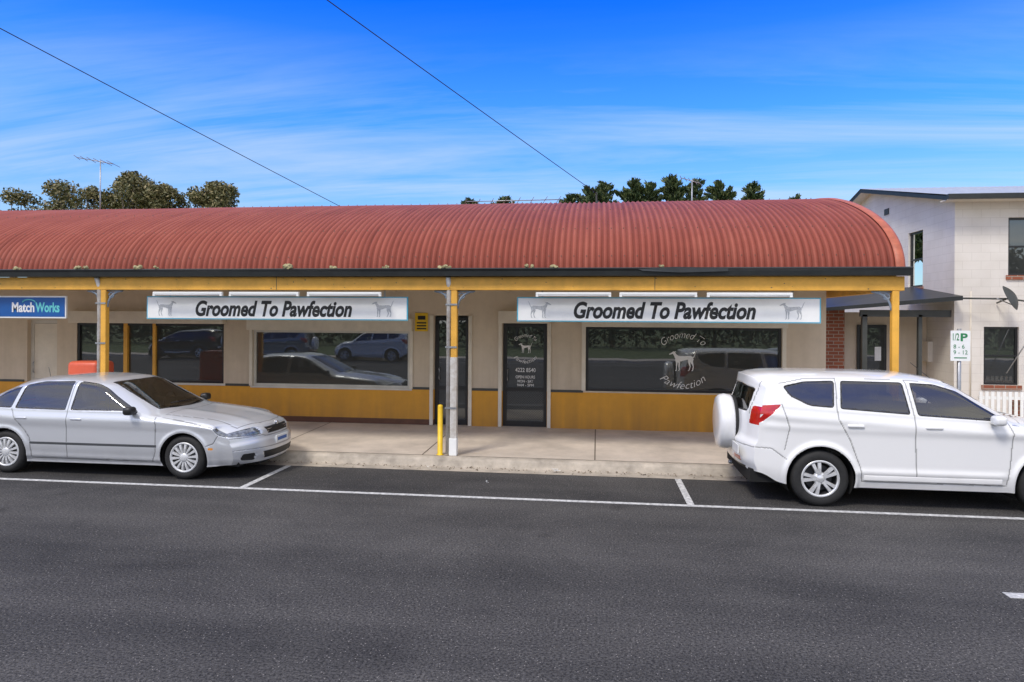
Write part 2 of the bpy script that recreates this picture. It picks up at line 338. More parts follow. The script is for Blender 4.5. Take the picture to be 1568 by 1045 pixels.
mobj('gutter_leaf_litter',V,np.arange(4*k).reshape(k,4).tolist(),mat_leaf('litter_leaf',(.06,.045,.03),(.16,.12,.07),(.26,.20,.14)))

# ------------------------------------------------------------------ shop building
shop=empty('shop_building')
YF=13.8
def wall_cells(axis,c0,c1,u0,u1,z0,z1,holes,splits,mats):
    us=sorted(set([u0,u1]+[h[0] for h in holes]+[h[1] for h in holes])); zs=sorted(set([z0,z1]+[h[2] for h in holes]+[h[3] for h in holes]+splits))
    V=[];F=[];MI=[]
    for i in range(len(us)-1):
        for k in range(len(zs)-1):
            uc=(us[i]+us[i+1])/2; zc=(zs[k]+zs[k+1])/2
            if any(h[0]<uc<h[1] and h[2]<zc<h[3] for h in holes): continue
            n=len(V)
            V+= boxv(us[i],us[i+1],c0,c1,zs[k],zs[k+1]) if axis=='Y' else boxv(c0,c1,us[i],us[i+1],zs[k],zs[k+1])
            F+=[tuple(a+n for a in f) for f in BOXF]; MI+=[mats(uc,zc)]*6
    return V,F,MI
holes=[(-19.5,-14.2,.96,2.25),(-12.63,-11.9,.17,2.30),(-11.42,-7.96,.96,2.24),(-7.29,-3.85,.93,2.12),(-3.34,-2.62,.17,2.45),(-1.91,-1.0,.17,2.30),(-.22,3.56,.95,2.24)]
ml=[M['beige'],M['dado'],M['plinth']]
def fm(u,z):
    if z<.30 and u<-3.34: return 2
    return 1 if z<.92 else 0
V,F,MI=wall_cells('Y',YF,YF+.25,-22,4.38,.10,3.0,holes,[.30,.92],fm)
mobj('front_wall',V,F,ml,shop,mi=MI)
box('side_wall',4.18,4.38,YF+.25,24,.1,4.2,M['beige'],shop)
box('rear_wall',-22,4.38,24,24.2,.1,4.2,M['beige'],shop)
segs=[(-22,-19.55),(-14.15,-12.70),(-11.83,-11.47),(-7.91,-7.34),(-3.80,-3.40),(-2.56,-1.97),(-.94,-.27),(3.61,4.385)]
boxes('dado_band',[(a,b,YF-.015,YF+.01,.915,.965) for a,b in segs],M['band'],shop)
boxes('dado_band_sill',[(-11.47,-7.91,YF-.02,YF+.05,.915,.958),(-7.34,-3.80,YF-.02,YF+.05,.890,.928)],M['alul'],shop)
def window(x0,x1,z0,z1,mull,fr,nm,t=.05):
    e=[(x0,x1,YF+.02,YF+.09,z0,z0+t),(x0,x1,YF+.02,YF+.09,z1-t,z1),(x0,x0+t,YF+.021,YF+.091,z0+t,z1-t),(x1-t,x1,YF+.021,YF+.091,z0+t,z1-t)]
    for mx in mull: e.append((mx-.03,mx+.03,YF+.015,YF+.085,z0+t,z1-t))
    boxes(nm+'_frame',e,fr,shop)
    mobj(nm+'_glass',[(x0+t,YF+.06,z0+t),(x1-t,YF+.06,z0+t),(x1-t,YF+.06,z1-t),(x0+t,YF+.06,z1-t)],[(0,1,2,3)],M['glass'],shop)
window(-19.5,-14.2,.96,2.25,[-16.8],M['alul'],'far_window')
window(-11.42,-7.96,.96,2.24,[],M['alu'],'window_a')
box('window_a_post',-10.30,-10.21,YF+.0,YF+.10,.96,2.24,M['mustard'],shop)
box('window_a_post_inner',-9.62,-9.55,YF+.01,YF+.055,.96,2.24,M['mustard'],shop)
window(-7.29,-3.85,.93,2.12,[],M['alul'],'window_b')
window(-.22,3.56,.95,2.24,[],M['alu'],'window_c')
boxes('roller_shutter_boxes',[(-7.36,-3.78,YF-.16,YF-.002,2.12,2.38),(-.30,3.64,YF-.16,YF-.002,2.24,2.50),(-11.5,-7.9,YF-.16,YF-.002,2.24,2.5),(-1.98,-.93,YF-.16,YF-.002,2.30,2.55)],M['cream'],shop)
boxes('shutter_guides',[(-.30,-.225,YF-.04,YF-.002,.96,2.24),(3.565,3.64,YF-.04,YF-.002,.96,2.24),(-7.36,-7.295,YF-.04,YF-.002,.93,2.12),(-3.845,-3.78,YF-.04,YF-.002,.93,2.12),
   (-1.99,-1.92,YF-.04,YF-.002,.19,2.30),(-.99,-.92,YF-.04,YF-.002,.19,2.30),(-3.42,-3.35,YF-.04,YF-.002,.19,2.45),(-2.61,-2.54,YF-.04,YF-.002,.19,2.45)],M['cream'],shop)
def door(x0,x1,z0,z1,nm,rail=.95,kick=True,fr='alu'):
    y=YF+.10; t=.075
    e=[(x0,x0+t,y,y+.05,z0,z1),(x1-t,x1,y,y+.05,z0,z1),(x0+t,x1-t,y+.001,y+.051,z1-t,z1),(x0+t,x1-t,y+.001,y+.051,z0,z0+.11),(x0+t,x1-t,y+.001,y+.051,rail-.04,rail+.04)]
    boxes(nm+'_leaf',e,M[fr],shop)
    mobj(nm+'_glass',[(x0+t,y+.03,z0+.1),(x1-t,y+.03,z0+.1),(x1-t,y+.03,z1-t),(x0+t,y+.03,z1-t)],[(0,1,2,3)],M['glass'],shop)
    if kick:
        V=[];F=[]; a0=x0+t; a1=x1-t; b0=z0+.11; b1=rail-.04; st=.05; w=.002
        for s in (1,-1):
            c=-3
            while c<3:
                xs=np.linspace(a0,a1,60); zs=b0+s*(xs-a0)+c; ok=(zs>=b0)&(zs<=b1)
                if ok.sum()>1:
                    i0=np.argmax(ok); i1=len(ok)-1-np.argmax(ok[::-1]); n=len(V); yy=y+.02
                    V+=[(xs[i0],yy,zs[i0]-w),(xs[i1],yy,zs[i1]-w),(xs[i1],yy,zs[i1]+w),(xs[i0],yy,zs[i0]+w)]; F.append((n,n+1,n+2,n+3))
                c+=st
        mobj(nm+'_security_mesh',V,F,M['mesh'],shop)
    tube(nm+'_handle',[(x0+.1,y-.02,1.12),(x0+.1,y-.05,1.14),(x0+.1,y-.05,1.34),(x0+.1,y-.02,1.36)],.012,M['galv'],shop)
door(-1.91,-1.0,.19,2.30,'grooming_door')
door(-3.34,-2.62,.19,2.42,'side_door',kick=True)
door(-12.63,-11.9,.19,2.30,'office_door',kick=False,fr='alul')
box('door_panel',-12.55,-11.98,YF+.11,YF+.125,.3,2.22,M['cream'],shop)
yy=YF+.052
def arc(cx,cz,r,a0,a1,h,s=1):
    def w(u,v):
        a=np.radians(a0+(a1-a0)*u); rr=r+s*h*v
        return cx+rr*np.cos(a),cz+rr*np.sin(a)
    return w
cx,cz=1.70,1.57
text_mesh('window_lettering_top','Groomed To',M['vinyl'],shop,0,0,0,0,yy,shear=.35,bold=-.012,warp=arc(cx,cz-.06,.52,136,44,.14))
text_mesh('window_lettering_bottom','Pawfection',M['vinyl'],shop,0,0,0,0,yy,shear=.35,bold=-.012,warp=arc(cx,cz+.08,.63,224,316,.14,-1))
dog('window_dog',cx-.27,cx+.27,cz-.19,.42,yy-.001,M['vinyl'],shop)
dx,dz=-1.45,1.80; yd=YF+.122
text_mesh('door_lettering_top','Groomed To',M['vinyl'],shop,0,0,0,0,yd,shear=.35,warp=arc(dx,dz-.03,.25,140,40,.075))
text_mesh('door_lettering_mid','Pawfection',M['vinyl'],shop,0,0,0,0,yd,shear=.35,warp=arc(dx,dz,.32,220,320,.075,-1))
dog('door_dog',dx-.14,dx+.14,dz-.11,.22,yd-.001,M['vinyl'],shop)
for s,z,w,h in [('4222 8540',1.30,.42,.085),('OPEN HOURS',1.17,.40,.06),('MON - SAT',1.085,.32,.055),('9AM - 5PM',1.005,.34,.055)]:
    text_mesh('door_text',s,M['vinyl'],shop,dx-w/2,dx+w/2,z,z+h,yd-.001,bold=.01)
box('notice_board',-3.74,-3.47,YF-.02,YF-.003,2.12,2.50,M['yellow'],shop)
boxes('notice_text',[(-3.70,-3.50,YF-.024,YF-.0215,z,z+.03) for z in (2.16,2.22,2.28)]+[(-3.68,-3.52,YF-.024,YF-.0215,2.36,2.44)],M['ink'],shop)
box('small_meter',-.62,-.50,YF-.05,YF-.003,2.6,2.75,M['white'],shop)
box('veranda_soffit',-22,4.38,11.12,YF-.002,2.975,3.03,M['soffit'],shop)
box('front_beam',-22,4.62,10.99,11.10,2.85,3.07,M['mustard'],shop,bev=.006,seg=1)
box('end_beam',4.50,4.62,11.102,14.6,2.85,3.068,M['mustard'],shop)
boxes('soffit_battens',[(x,x+.05,11.13,YF-.01,2.945,2.974) for x in np.arange(-21,4,1.2)],M['soffit'],shop)
boxes('beam_joints',[(x,x+.008,10.985,10.992,2.853,3.067) for x in (-11.6,-5.4,.9)],M['joint'],shop)
V=[];F=[]
for i in range(46):
    x=random.uniform(-13,4.4); z=random.choice([2.89,2.96,3.03])+random.uniform(-.02,.02); w_=random.uniform(.006,.03); h_=random.uniform(.004,.012); n=len(V)
    V+=[(x,10.9885,z),(x+w_,10.9885,z-h_*.4),(x+w_*1.2,10.9885,z+h_),(x+w_*.3,10.9885,z+h_*1.3)]; F.append((n,n+1,n+2,n+3))
mobj('beam_flaking',V,F,M['joint'],shop)
V=[];F=[];prof=[(10.99,3.075),(10.87,3.075),(10.86,3.15),(10.84,3.19),(10.86,3.205),(10.885,3.19),(10.89,3.10),(10.98,3.10)]
x0,x1=-22,4.68
for (y,z) in prof: V+=[(x0,y,z),(x1,y,z)]
for i in range(len(prof)-1): F.append((2*i,2*i+1,2*i+3,2*i+2))
F.append(tuple(2*i+1 for i in range(len(prof))))
mobj('gutter',V,F,M['gutter'],shop)
ctrl=[(10.93,3.17),(10.97,3.36),(11.10,3.58),(11.42,3.85),(11.93,4.12),(12.5,4.345),(13.2,4.57),(14.16,4.80),(15.1,4.93),(16.1,4.97),(17.3,4.92),(18.6,4.75),(20.5,4.4),(24.2,3.9)]
def chaik(p,n=2):
    for _ in range(n):
        q=[p[0]]
        for a,b in zip(p[:-1],p[1:]): q+=[(a[0]*.75+b[0]*.25,a[1]*.75+b[1]*.25),(a[0]*.25+b[0]*.75,a[1]*.25+b[1]*.75)]
        q.append(p[-1]); p=q
    return p
rp=np.array(chaik(ctrl,2)); tn=np.gradient(rp,axis=0); tn/=np.linalg.norm(tn,axis=1)[:,None]; nr=np.stack([-tn[:,1],tn[:,0]],1)
xs=np.arange(-22,4.56,.1/8)
ph=2*np.pi*xs/.1; off=.015*np.sin(ph)+.004*np.sin(2*ph+.6)
jit=np.interp(xs,np.arange(-23,6,.76),rng.normal(size=len(np.arange(-23,6,.76)))*.003)
X=np.repeat(xs[:,None],len(rp),1); Y=rp[None,:,0]+(off+jit)[:,None]*nr[None,:,0]; Z=rp[None,:,1]+(off+jit)[:,None]*nr[None,:,1]
def gridmesh(name,X,Y,Z,m,parent):
    a,b=X.shape; V=np.stack([X,Y,Z],-1).reshape(-1,3); i=np.arange(a*b).reshape(a,b)
    F=np.stack([i[:-1,:-1],i[1:,:-1],i[1:,1:],i[:-1,1:]],-1).reshape(-1,4)
    return mobj(name,V,F.tolist(),m,parent,smooth=True)
m,nt,b=newmat('roof_red_corrugated'); M['roof']=m
tc=N(nt,'ShaderNodeTexCoord')
no=N(nt,'ShaderNodeTexNoise'); no.inputs['Scale'].default_value=.7; no.inputs['Detail'].default_value=7; no.inputs['Roughness'].default_value=.72; L(nt,tc.outputs['Object'],no.inputs['Vector'])
mp=N(nt,'ShaderNodeMapping'); mp.inputs['Scale'].default_value=(9,.5,.5); L(nt,tc.outputs['Object'],mp.inputs['Vector'])
n2=N(nt,'ShaderNodeTexNoise'); n2.inputs['Scale'].default_value=1; n2.inputs['Detail'].default_value=4; L(nt,mp.outputs[0],n2.inputs['Vector'])
ad=N(nt,'ShaderNodeMath',operation='ADD'); L(nt,no.outputs['Fac'],ad.inputs[0]); L(nt,n2.outputs['Fac'],ad.inputs[1])
hf=N(nt,'ShaderNodeMath',operation='MULTIPLY'); hf.inputs[1].default_value=.5; L(nt,ad.outputs[0],hf.inputs[0])
r=N(nt,'ShaderNodeValToRGB'); cr=r.color_ramp; cr.elements[0].position=.34; cr.elements[1].position=.66
cr.elements[0].color=(.24,.055,.034,1); cr.elements[1].color=(.37,.105,.068,1); e=cr.elements.new(.5); e.color=(.31,.076,.048,1)
L(nt,hf.outputs[0],r.inputs['Fac']); 
at=N(nt,'ShaderNodeAttribute'); at.attribute_name='valley_shade'
gm=N(nt,'ShaderNodeMixRGB',blend_type='MULTIPLY'); gm.inputs['Color2'].default_value=(.56,.50,.47,1); L(nt,at.outputs['Fac'],gm.inputs['Fac']); L(nt,r.outputs['Color'],gm.inputs['Color1'])  # rib shade put into the colour: corrugation valleys multiplied darker
L(nt,gm.outputs['Color'],b.inputs['Base Color']); b.inputs['Roughness'].default_value=.6; b.inputs['Specular IOR Level'].default_value=.25
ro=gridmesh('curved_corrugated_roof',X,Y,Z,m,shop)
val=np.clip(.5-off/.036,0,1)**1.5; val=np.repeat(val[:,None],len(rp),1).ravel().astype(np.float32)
ro.data.attributes.new('valley_shade','FLOAT','POINT').data.foreach_set('value',val)
bx=np.array([4.46,4.47,4.57,4.60,4.60]); bo=np.array([.015,.03,.032,.02,-.10])
X=np.repeat(bx[:,None],len(rp),1); Y=rp[None,:,0]+bo[:,None]*nr[None,:,0]; Z=rp[None,:,1]+bo[:,None]*nr[None,:,1]
gridmesh('roof_end_capping',X,Y,Z,M['barge'],shop)
V=[(4.5,p[0],p[1]-.03) for p in rp]+[(4.5,24.2,3.07),(4.5,10.99,3.07)]
mobj('roof_end_infill',V,[tuple(range(len(V)))],M['mustard'],shop)
V=[];F=[]
for row in (6,14,22,30):
    c=rp[row]; nn=nr[row]
    for x in np.arange(-21.975,4.4,.2):
        q=Vector((x,c[0]+nn[0]*.026,c[1]+nn[1]*.026)); n=len(V)
        V+=[q+Vector((-.009,-.002,-.009)),q+Vector((.009,-.002,-.009)),q+Vector((.009,.002,.009)),q+Vector((-.009,.002,.009))]; F.append((n,n+1,n+2,n+3))
mobj('roof_screws',V,F,M['plinth'],shop)
bm=bmesh.new()
for X0,s in [(-10.15,.05),(-9.0,.045),(-8.85,.04),(-7.85,.05),(-5.15,.07),(-4.35,.05),(-3.45,.035),(-2.55,.05),(-2.42,.04),(-1.08,.05),(-.68,.045),(1.0,.03),(-7.5,.03)]:
    for k in range(4):
        r_=s*random.uniform(.5,1); mt=Matrix.Translation((X0+random.uniform(-.05,.05),10.87+random.uniform(-.01,.03),3.215+random.uniform(-.01,.03)))@Matrix.Diagonal((1,.7,.8,1))
        bmesh.ops.create_icosphere(bm,subdivisions=2,radius=r_,matrix=mt)
for v in bm.verts: v.co+=Vector((random.uniform(-1,1),random.uniform(-1,1),random.uniform(-1,1)))*.008
me=bpy.data.meshes.new('gutter_lichen'); bm.to_mesh(me); bm.free(); me.materials.append(M['lichen']); link(bpy.data.objects.new('gutter_lichen',me),shop)
mobj('loose_flashing',[(.6,10.85,3.19),(1.2,10.83,3.21),(2.0,10.84,3.195),(2.0,10.835,3.14),(1.3,10.82,3.12),(.7,10.84,3.15)],[(0,5,4,1),(1,4,3,2)],M['gutter'],shop)
def bracket(x,s,nm):
    pts=[(x+s*(.05+.27*(1-math.cos(t))),11.045,2.55+.28*math.sin(t)) for t in np.linspace(0,math.pi/2,9)]
    tube(nm,pts,.018,M['bracket'],shop,8)
    c=(x+s*.12,11.045,2.76)
    tube(nm+'_scroll',[(c[0]+.045*math.cos(t),c[1],c[2]+.045*math.sin(t)) for t in np.linspace(0,6.28,13)],.012,M['bracket'],shop,6)
    tube(nm+'_top',[(x+s*.05,11.045,2.835),(x+s*.34,11.045,2.835)],.016,M['bracket'],shop,6)
for x in (-21,-14.9,-8.6,-2.33,4.50):
    box('veranda_post',x-.05,x+.05,10.995,11.095,.13,2.85,M['mustard'],shop,bev=.008,seg=1)
    bracket(x,-1,'bracket_l'); 
    if x<4: bracket(x,1,'bracket_r')
    if x in (-8.6,-2.33):
        tube('downpipe',[(x-.095,11.03,.16),(x-.095,11.03,2.9),(x-.09,10.95,3.06)],.04,M['pipe'],shop,12)
        boxes('pipe_straps',[(x-.14,x+.052,10.985,10.994,z,z+.03) for z in (.9,1.9,2.6)],M['galv'],shop)
box('post_foot',-2.40,-2.27,10.985,11.105,.13,.42,M['white'],shop,bev=.01,seg=1)
box('post_lower_paint',-2.385,-2.278,10.99,11.10,.42,1.75,M['pipe'],shop)
for x0,x1 in [(-7.62,-6.35),(-6.22,-4.98),(-4.83,-3.55),(-.98,.22),(.35,1.55),(1.70,2.98)]:
    box('light_batten',x0,x1,10.93,10.99,2.775,2.815,M['white'],shop,bev=.006,seg=1)
    tube('light_tube',[(x0+.03,10.95,2.765),(x1-.03,10.95,2.765)],.014,M['vinyl'],shop,8)
    boxes('batten_ends',[(x0,x0+.04,10.93,10.985,2.745,2.775),(x1-.04,x1,10.93,10.985,2.745,2.775)],M['white'],shop)
def aerial(x,y,z0,z1,boom,ang,nm,n=8,el=.5,tilt=.05,a=.6):
    e=empty(nm)
    tube('mast',[(x,y,z0),(x,y,z1)],.016,M['galv'],e,8)
    dx=math.cos(ang); dy=math.sin(ang)
    tube('boom',[(x-dx*boom*a,y-dy*boom*a,z1-.03+boom*tilt*a*2),(x+dx*boom*(1-a),y+dy*boom*(1-a),z1-.03-boom*tilt*(1-a)*2)],.012,M['galv'],e,6)
    for i in range(n):
        t=-a+i/(n-1); l=el*(.6+.5*i/(n-1))/2
        c=(x+dx*boom*t,y+dy*boom*t,z1-.03-t*boom*tilt*2)
        tube('element',[(c[0]-dy*l-.05,c[1]+dx*l,c[2]-.03),(c[0]+dy*l+.05,c[1]-dx*l,c[2]+.03)],.007,M['galv'],e,5)
aerial(-13.4,17,4.7,6.62,1.25,-.15,'tv_aerial',6,.5,.10,.65)
aerial(-2.2,17.5,4.7,5.48,2.4,.1,'tv_aerial',8,.6,-.012,.5)
aerial(2.27,17,4.6,5.80,.5,-.6,'tv_aerial',5,.5,.2)

# ------------------------------------------------------------------ signs
def shop_sign(x0,x1):
    e=empty('shop_sign'); z0,z1=2.345,2.745; y=11.18
    box('panel',x0,x1,y,y+.035,z0,z1,M['cyan'],e)
    box('face',x0+.02,x1-.02,y-.004,y-.001,z0+.018,z1-.018,M['white'],e)
    w=x1-x0; c=(x0+x1)/2
    text_mesh('lettering','Groomed To Pawfection',M['ink'],e,c-w*.305,c+w*.295,z0+.05,z1-.07,y-.006,shear=.26,bold=.036,space=1.0)
    dog('dog_left',x0+.18,x0+.56,z0+.06,.28,y-.006,M['greyink'],e,True)
    dog('dog_right',x1-.62,x1-.24,z0+.06,.28,y-.006,M['greyink'],e)
    boxes('hangers',[(x0+.4,x0+.43,y+.036,y+.05,z1-.3,2.97),(x1-.43,x1-.4,y+.036,y+.05,z1-.3,2.97)],M['galv'],e)
shop_sign(-7.90,-3.16); shop_sign(-1.31,3.47)
e=empty('office_sign'); 
box('panel',-12.6,-9.47,11.18,11.215,2.345,2.745,M['white'],e); box('face',-12.58,-9.49,11.176,11.179,2.37,2.72,M['blue'],e)
text_mesh('lettering_a','Match',M['vinyl'],e,-10.54,-10.09,2.45,2.63,11.173,bold=.03)
text_mesh('lettering_b','Works',M['teal'],e,-10.07,-9.59,2.45,2.63,11.173,bold=.03)
tube('swoosh',[(-10.2+.13*math.cos(t),11.174,2.62+.06*math.sin(t)) for t in np.linspace(3.0,.2,9)],.010,M['teal'],e,6)

# ------------------------------------------------------------------ street furniture
e=empty('bollard',(-2.56,11.05,.13))
lathe('post',[(.0,.0),(.06,0),(.06,.01),(.043,.012),(.043,.80),(.038,.825),(.0,.835)],M['yellow'],e,20,'Z')
e=empty('parking_sign',(5.47,11.12,.13))
tube('post',[(0,.03,0),(0,.03,2.15)],.028,M['galv'],e,12)
box('plate',-.14,.14,-.01,-.004,1.66,2.12,M['white'],e)
text_mesh('letter_p','P',M['green'],e,.0,.10,1.96,2.08,-.013,bold=.03)
text_mesh('numbers','1/2',M['green'],e,-.11,-.02,1.97,2.08,-.013,bold=.01)
text_mesh('hours','8 - 6\n9 - 12',M['green'],e,-.10,.10,1.76,1.91,-.013)
boxes('arrow',[(-.09,.09,-.0125,-.0115,1.70,1.715)],M['green'],e)
e=empty('post_box',(-9.42,11.75,.15))
def rbox(nm,x0,x1,y0,y1,z0,z1,m,p,b): return box(nm,x0,x1,y0,y1,z0,z1,m,p,bev=b,seg=4)
rbox('body',-.31,.31,-.25,.25,.12,1.40,M['redpost'],e,.08); box('foot',-.2,.2,-.18,.18,0,.12,M['band'],e)
box('slot',-.16,.16,-.262,-.251,1.08,1.12,M['ink'],e); box('label',-.15,.15,-.256,-.2515,.75,.95,M['white'],e)

# ------------------------------------------------------------------ neighbouring house
hs=empty('two_storey_house')
hx,hy=8.23,17.0; hd=9.6; hw=12; ze=5.30; zr=6.40
mats=lambda u,z:0
fh=[(9.38,10.6,3.47,4.80),(8.87,9.62,.94,2.28),(12.5,13.7,3.47,4.8),(12.3,13.8,.94,2.28),(15.8,17.2,3.47,4.8)]
V,F,MI=wall_cells('Y',hy,hy+.2,hx,hx+hw,.1,ze,fh,[],mats); mobj('front_wall',V,F,[M['block']],hs,mi=MI)
sh=[(18.56,19.38,3.29,4.74)]
V,F,MI=wall_cells('X',hx,hx+.2,hy+.2,hy+hd,.1,ze,sh,[],mats); mobj('side_wall',V,F,[M['block']],hs,mi=MI)
box('rear_wall',hx,hx+hw,hy+hd,hy+hd+.2,.1,ze,M['block'],hs); box('far_wall',hx+hw,hx+hw+.2,hy,hy+hd+.2,.1,ze,M['block'],hs)
yr=hy+hd/2
mobj('gable',[(hx,hy,ze),(hx,hy+hd,ze),(hx,yr,zr-.06),(hx+.2,hy,ze),(hx+.2,hy+hd,ze),(hx+.2,yr,zr-.06)],[(0,2,1),(3,4,5),(0,3,5,2),(1,2,5,4)],M['block'],hs)
ov=.32; sl=(zr-ze)/(hd/2)
def roofplane(nm,ya,za,yb,zb):
    xs=np.arange(hx-.35,hx+hw+.5,.1); n=len(xs); V=[];F=[]
    for i,x in enumerate(xs):
        d=.012 if i%2 else 0; V+=[(x,ya,za+d),(x,yb,zb+d)]
    for i in range(n-1): F.append((2*i,2*i+2,2*i+3,2*i+1))
    return mobj(nm,V,F,M['metalroof'],hs)
roofplane('roof_front',hy-ov-.1,ze-sl*ov+.05,yr,zr); roofplane('roof_back',yr,zr,hy+hd+ov,ze-sl*ov+.05)
mobj('barge_board',[(hx-.33,hy-ov,ze-sl*ov-.06),(hx-.33,yr,zr-.12),(hx-.33,yr,zr-.01),(hx-.33,hy-ov,ze-sl*ov+.04),(hx-.33,hy+hd+ov,ze-sl*ov-.06),(hx-.33,hy+hd+ov,ze-sl*ov+.04)],[(0,1,2,3),(1,4,5,2)],M['gutter'],hs)
mobj('verge_soffit',[(hx-.33,hy-ov,ze-sl*ov-.06),(hx,hy-ov,ze-sl*ov-.06),(hx,yr,zr-.11),(hx-.33,yr,zr-.11),(hx-.33,hy+hd+ov,ze-sl*ov-.06),(hx,hy+hd+ov,ze-sl*ov-.06)],[(0,1,2,3),(3,2,5,4)],M['cream'],hs)
box('gutter',hx-.38,hx+hw+.5,hy-ov-.2,hy-ov-.08,ze-sl*ov-.06,ze-sl*ov+.05,M['gutter'],hs)
box('eave_soffit',hx-.32,hx+hw+.4,hy-ov-.08,hy-.002,ze-sl*ov-.06,ze-sl*ov-.03,M['cream'],hs)
def hwin(x0,x1,z0,z1,axis='Y',mid=True):
    t=.05; A=hy if axis=='Y' else hx
    P=lambda u0,u1,c0,c1,a,b:(u0,u1,A+c0,A+c1,a,b) if axis=='Y' else (A+c0,A+c1,u0,u1,a,b)
    e=[P(x0,x1,.05,.10,z0,z0+t),P(x0,x1,.05,.10,z1-t,z1),P(x0,x0+t,.051,.101,z0+t,z1-t),P(x1-t,x1,.051,.101,z0+t,z1-t)]
    if mid: e.append(P(x0+t,x1-t,.052,.102,(z0+z1)/2-.02,(z0+z1)/2+.02))
    boxes('window_frame',e,M['alu'],hs)
    g=[(x0+t,z0+t),(x1-t,z0+t),(x1-t,z1-t),(x0+t,z1-t)]
    mobj('window_glass',[(a,A+.08,b) if axis=='Y' else (A+.08,a,b) for a,b in g],[(0,1,2,3)],M['glass'],hs)
    boxes('window_sill',[P(x0-.05,x1+.05,-.04,.049,z0-.10,z0-.001)],M['brick'],hs)
for h in fh: hwin(*h)
hwin(18.56,19.38,3.29,4.74,'X')
box('gable_vent',hx-.02,hx-.002,20.6,20.9,5.45,5.62,M['band'],hs)
box('meter_box',hx-.12,hx-.002,18.0,18.3,1.4,1.9,M['cream'],hs)
tube('wall_lamp',[(hx-.02,hy+.6,2.62),(hx-.14,hy+.6,2.6),(hx-.16,hy+.6,2.5)],.03,M['white'],hs,8)
tube('wall_conduit',[(hx+.35,hy-.02,.3),(hx+.35,hy-.02,3.1)],.015,M['cream'],hs,8)
box('link_wall',5.6,8.22,18.3,18.5,.1,2.62,M['beige'],hs); box('brick_pier',5.62,6.12,17.9,18.29,.1,2.75,M['brick'],hs)
mobj('porch_roof',[(5.3,17.0,2.62),(8.22,16.6,2.88),(8.22,19,3.2),(5.3,19,3.0),(5.3,17.0,2.70),(8.22,16.6,2.98),(8.22,19,3.3),(5.3,19,3.1)],BOXF,M['gutter'],hs)
box('porch_fascia',6.2,8.21,17.1,17.16,2.50,2.66,M['band'],hs)
boxes('porch_posts',[(6.25,6.36,17.1,17.2,.1,2.55),(7.5,7.58,17.1,17.2,.1,2.55)],M['band'],hs)
boxes('porch_door_frame',[(6.55,7.25,18.25,18.29,.15,2.3)],M['alu'],hs); box('porch_door',6.62,7.18,18.22,18.245,.2,2.22,M['glass'],hs)
box('porch_notice',6.95,7.1,18.2,18.215,1.4,1.75,M['white'],hs)
d=empty('satellite_dish',(9.12,16.45,2.93))
R=.30; prof=[(r_,-.12+ .12*(r_/R)**2) for r_ in np.linspace(0.001,R,10)]
o=lathe('dish',prof,M['band'],d,36,'Y'); o.rotation_euler=(math.radians(-25),0,math.radians(50))
tube('arm',[(-.9,.3,-.0),(0,.05,-.02),(.75,.3,-.1)],.02,M['band'],d,8)
tube('feed',[(0,-.05,-.15),(-.38,-.2,-.02)],.012,M['galv'],d,6); tube('stay',[(0,.05,0),(0,.5,-.1)],.02,M['band'],d,8)
tube('stay_low',[(.75,.1,-.4),(.1,.3,-1.7)],.012,M['galv'],d,6)
f=empty('picket_fence')
boxes('pickets',[(x,x+.06,14.9,14.92,.22,.98) for x in np.arange(7.7,18,.11)],M['white'],f)
boxes('rails',[(7.7,18,14.925,14.96,.35,.41),(7.7,18,14.925,14.96,.82,.88)],M['white'],f)
box('brick_base',8.4,18,15.0,15.2,.15,.80,M['brick'],empty('brick_garden_wall'))
mobj('side_yard',[(4.38,13.8,.193),(25,13.8,.193),(25,30,.193),(4.38,30,.193)],[(0,1,2,3)],M['kerb'])

# ------------------------------------------------------------------ overhead cables + pole
def cable(a,b,sag,nm):
    e=empty(nm); P=[]
    for t in np.linspace(0,1,40): P.append((a[0]+(b[0]-a[0])*t,a[1]+(b[1]-a[1])*t,a[2]+(b[2]-a[2])*t-sag*4*t*(1-t)))
    tube('cable',P,.0065,M['wire'],e,6)
cable((-5.92,15.2,4.97),(-12.3,-11.6,9.35),.10,'power_cable'); cable((-.03,15,5.14),(-12.3,-11.6,9.6),.10,'power_cable')
cable((-40,30,7.2),(-13.2,17,5.2),.1,'power_cable')
pl=empty('utility_pole',(-12.3,-11.6,0)); tube('pole',[(0,0,0),(0,0,10)],.17,M['wood'],pl,14,r1=.12); box('crossarm',-1,1,-.06,.06,9.3,9.42,M['wood'],pl)
box('service_mount',-.05,-.01,15.0,15.04,4.85,5.16,M['band'],shop)

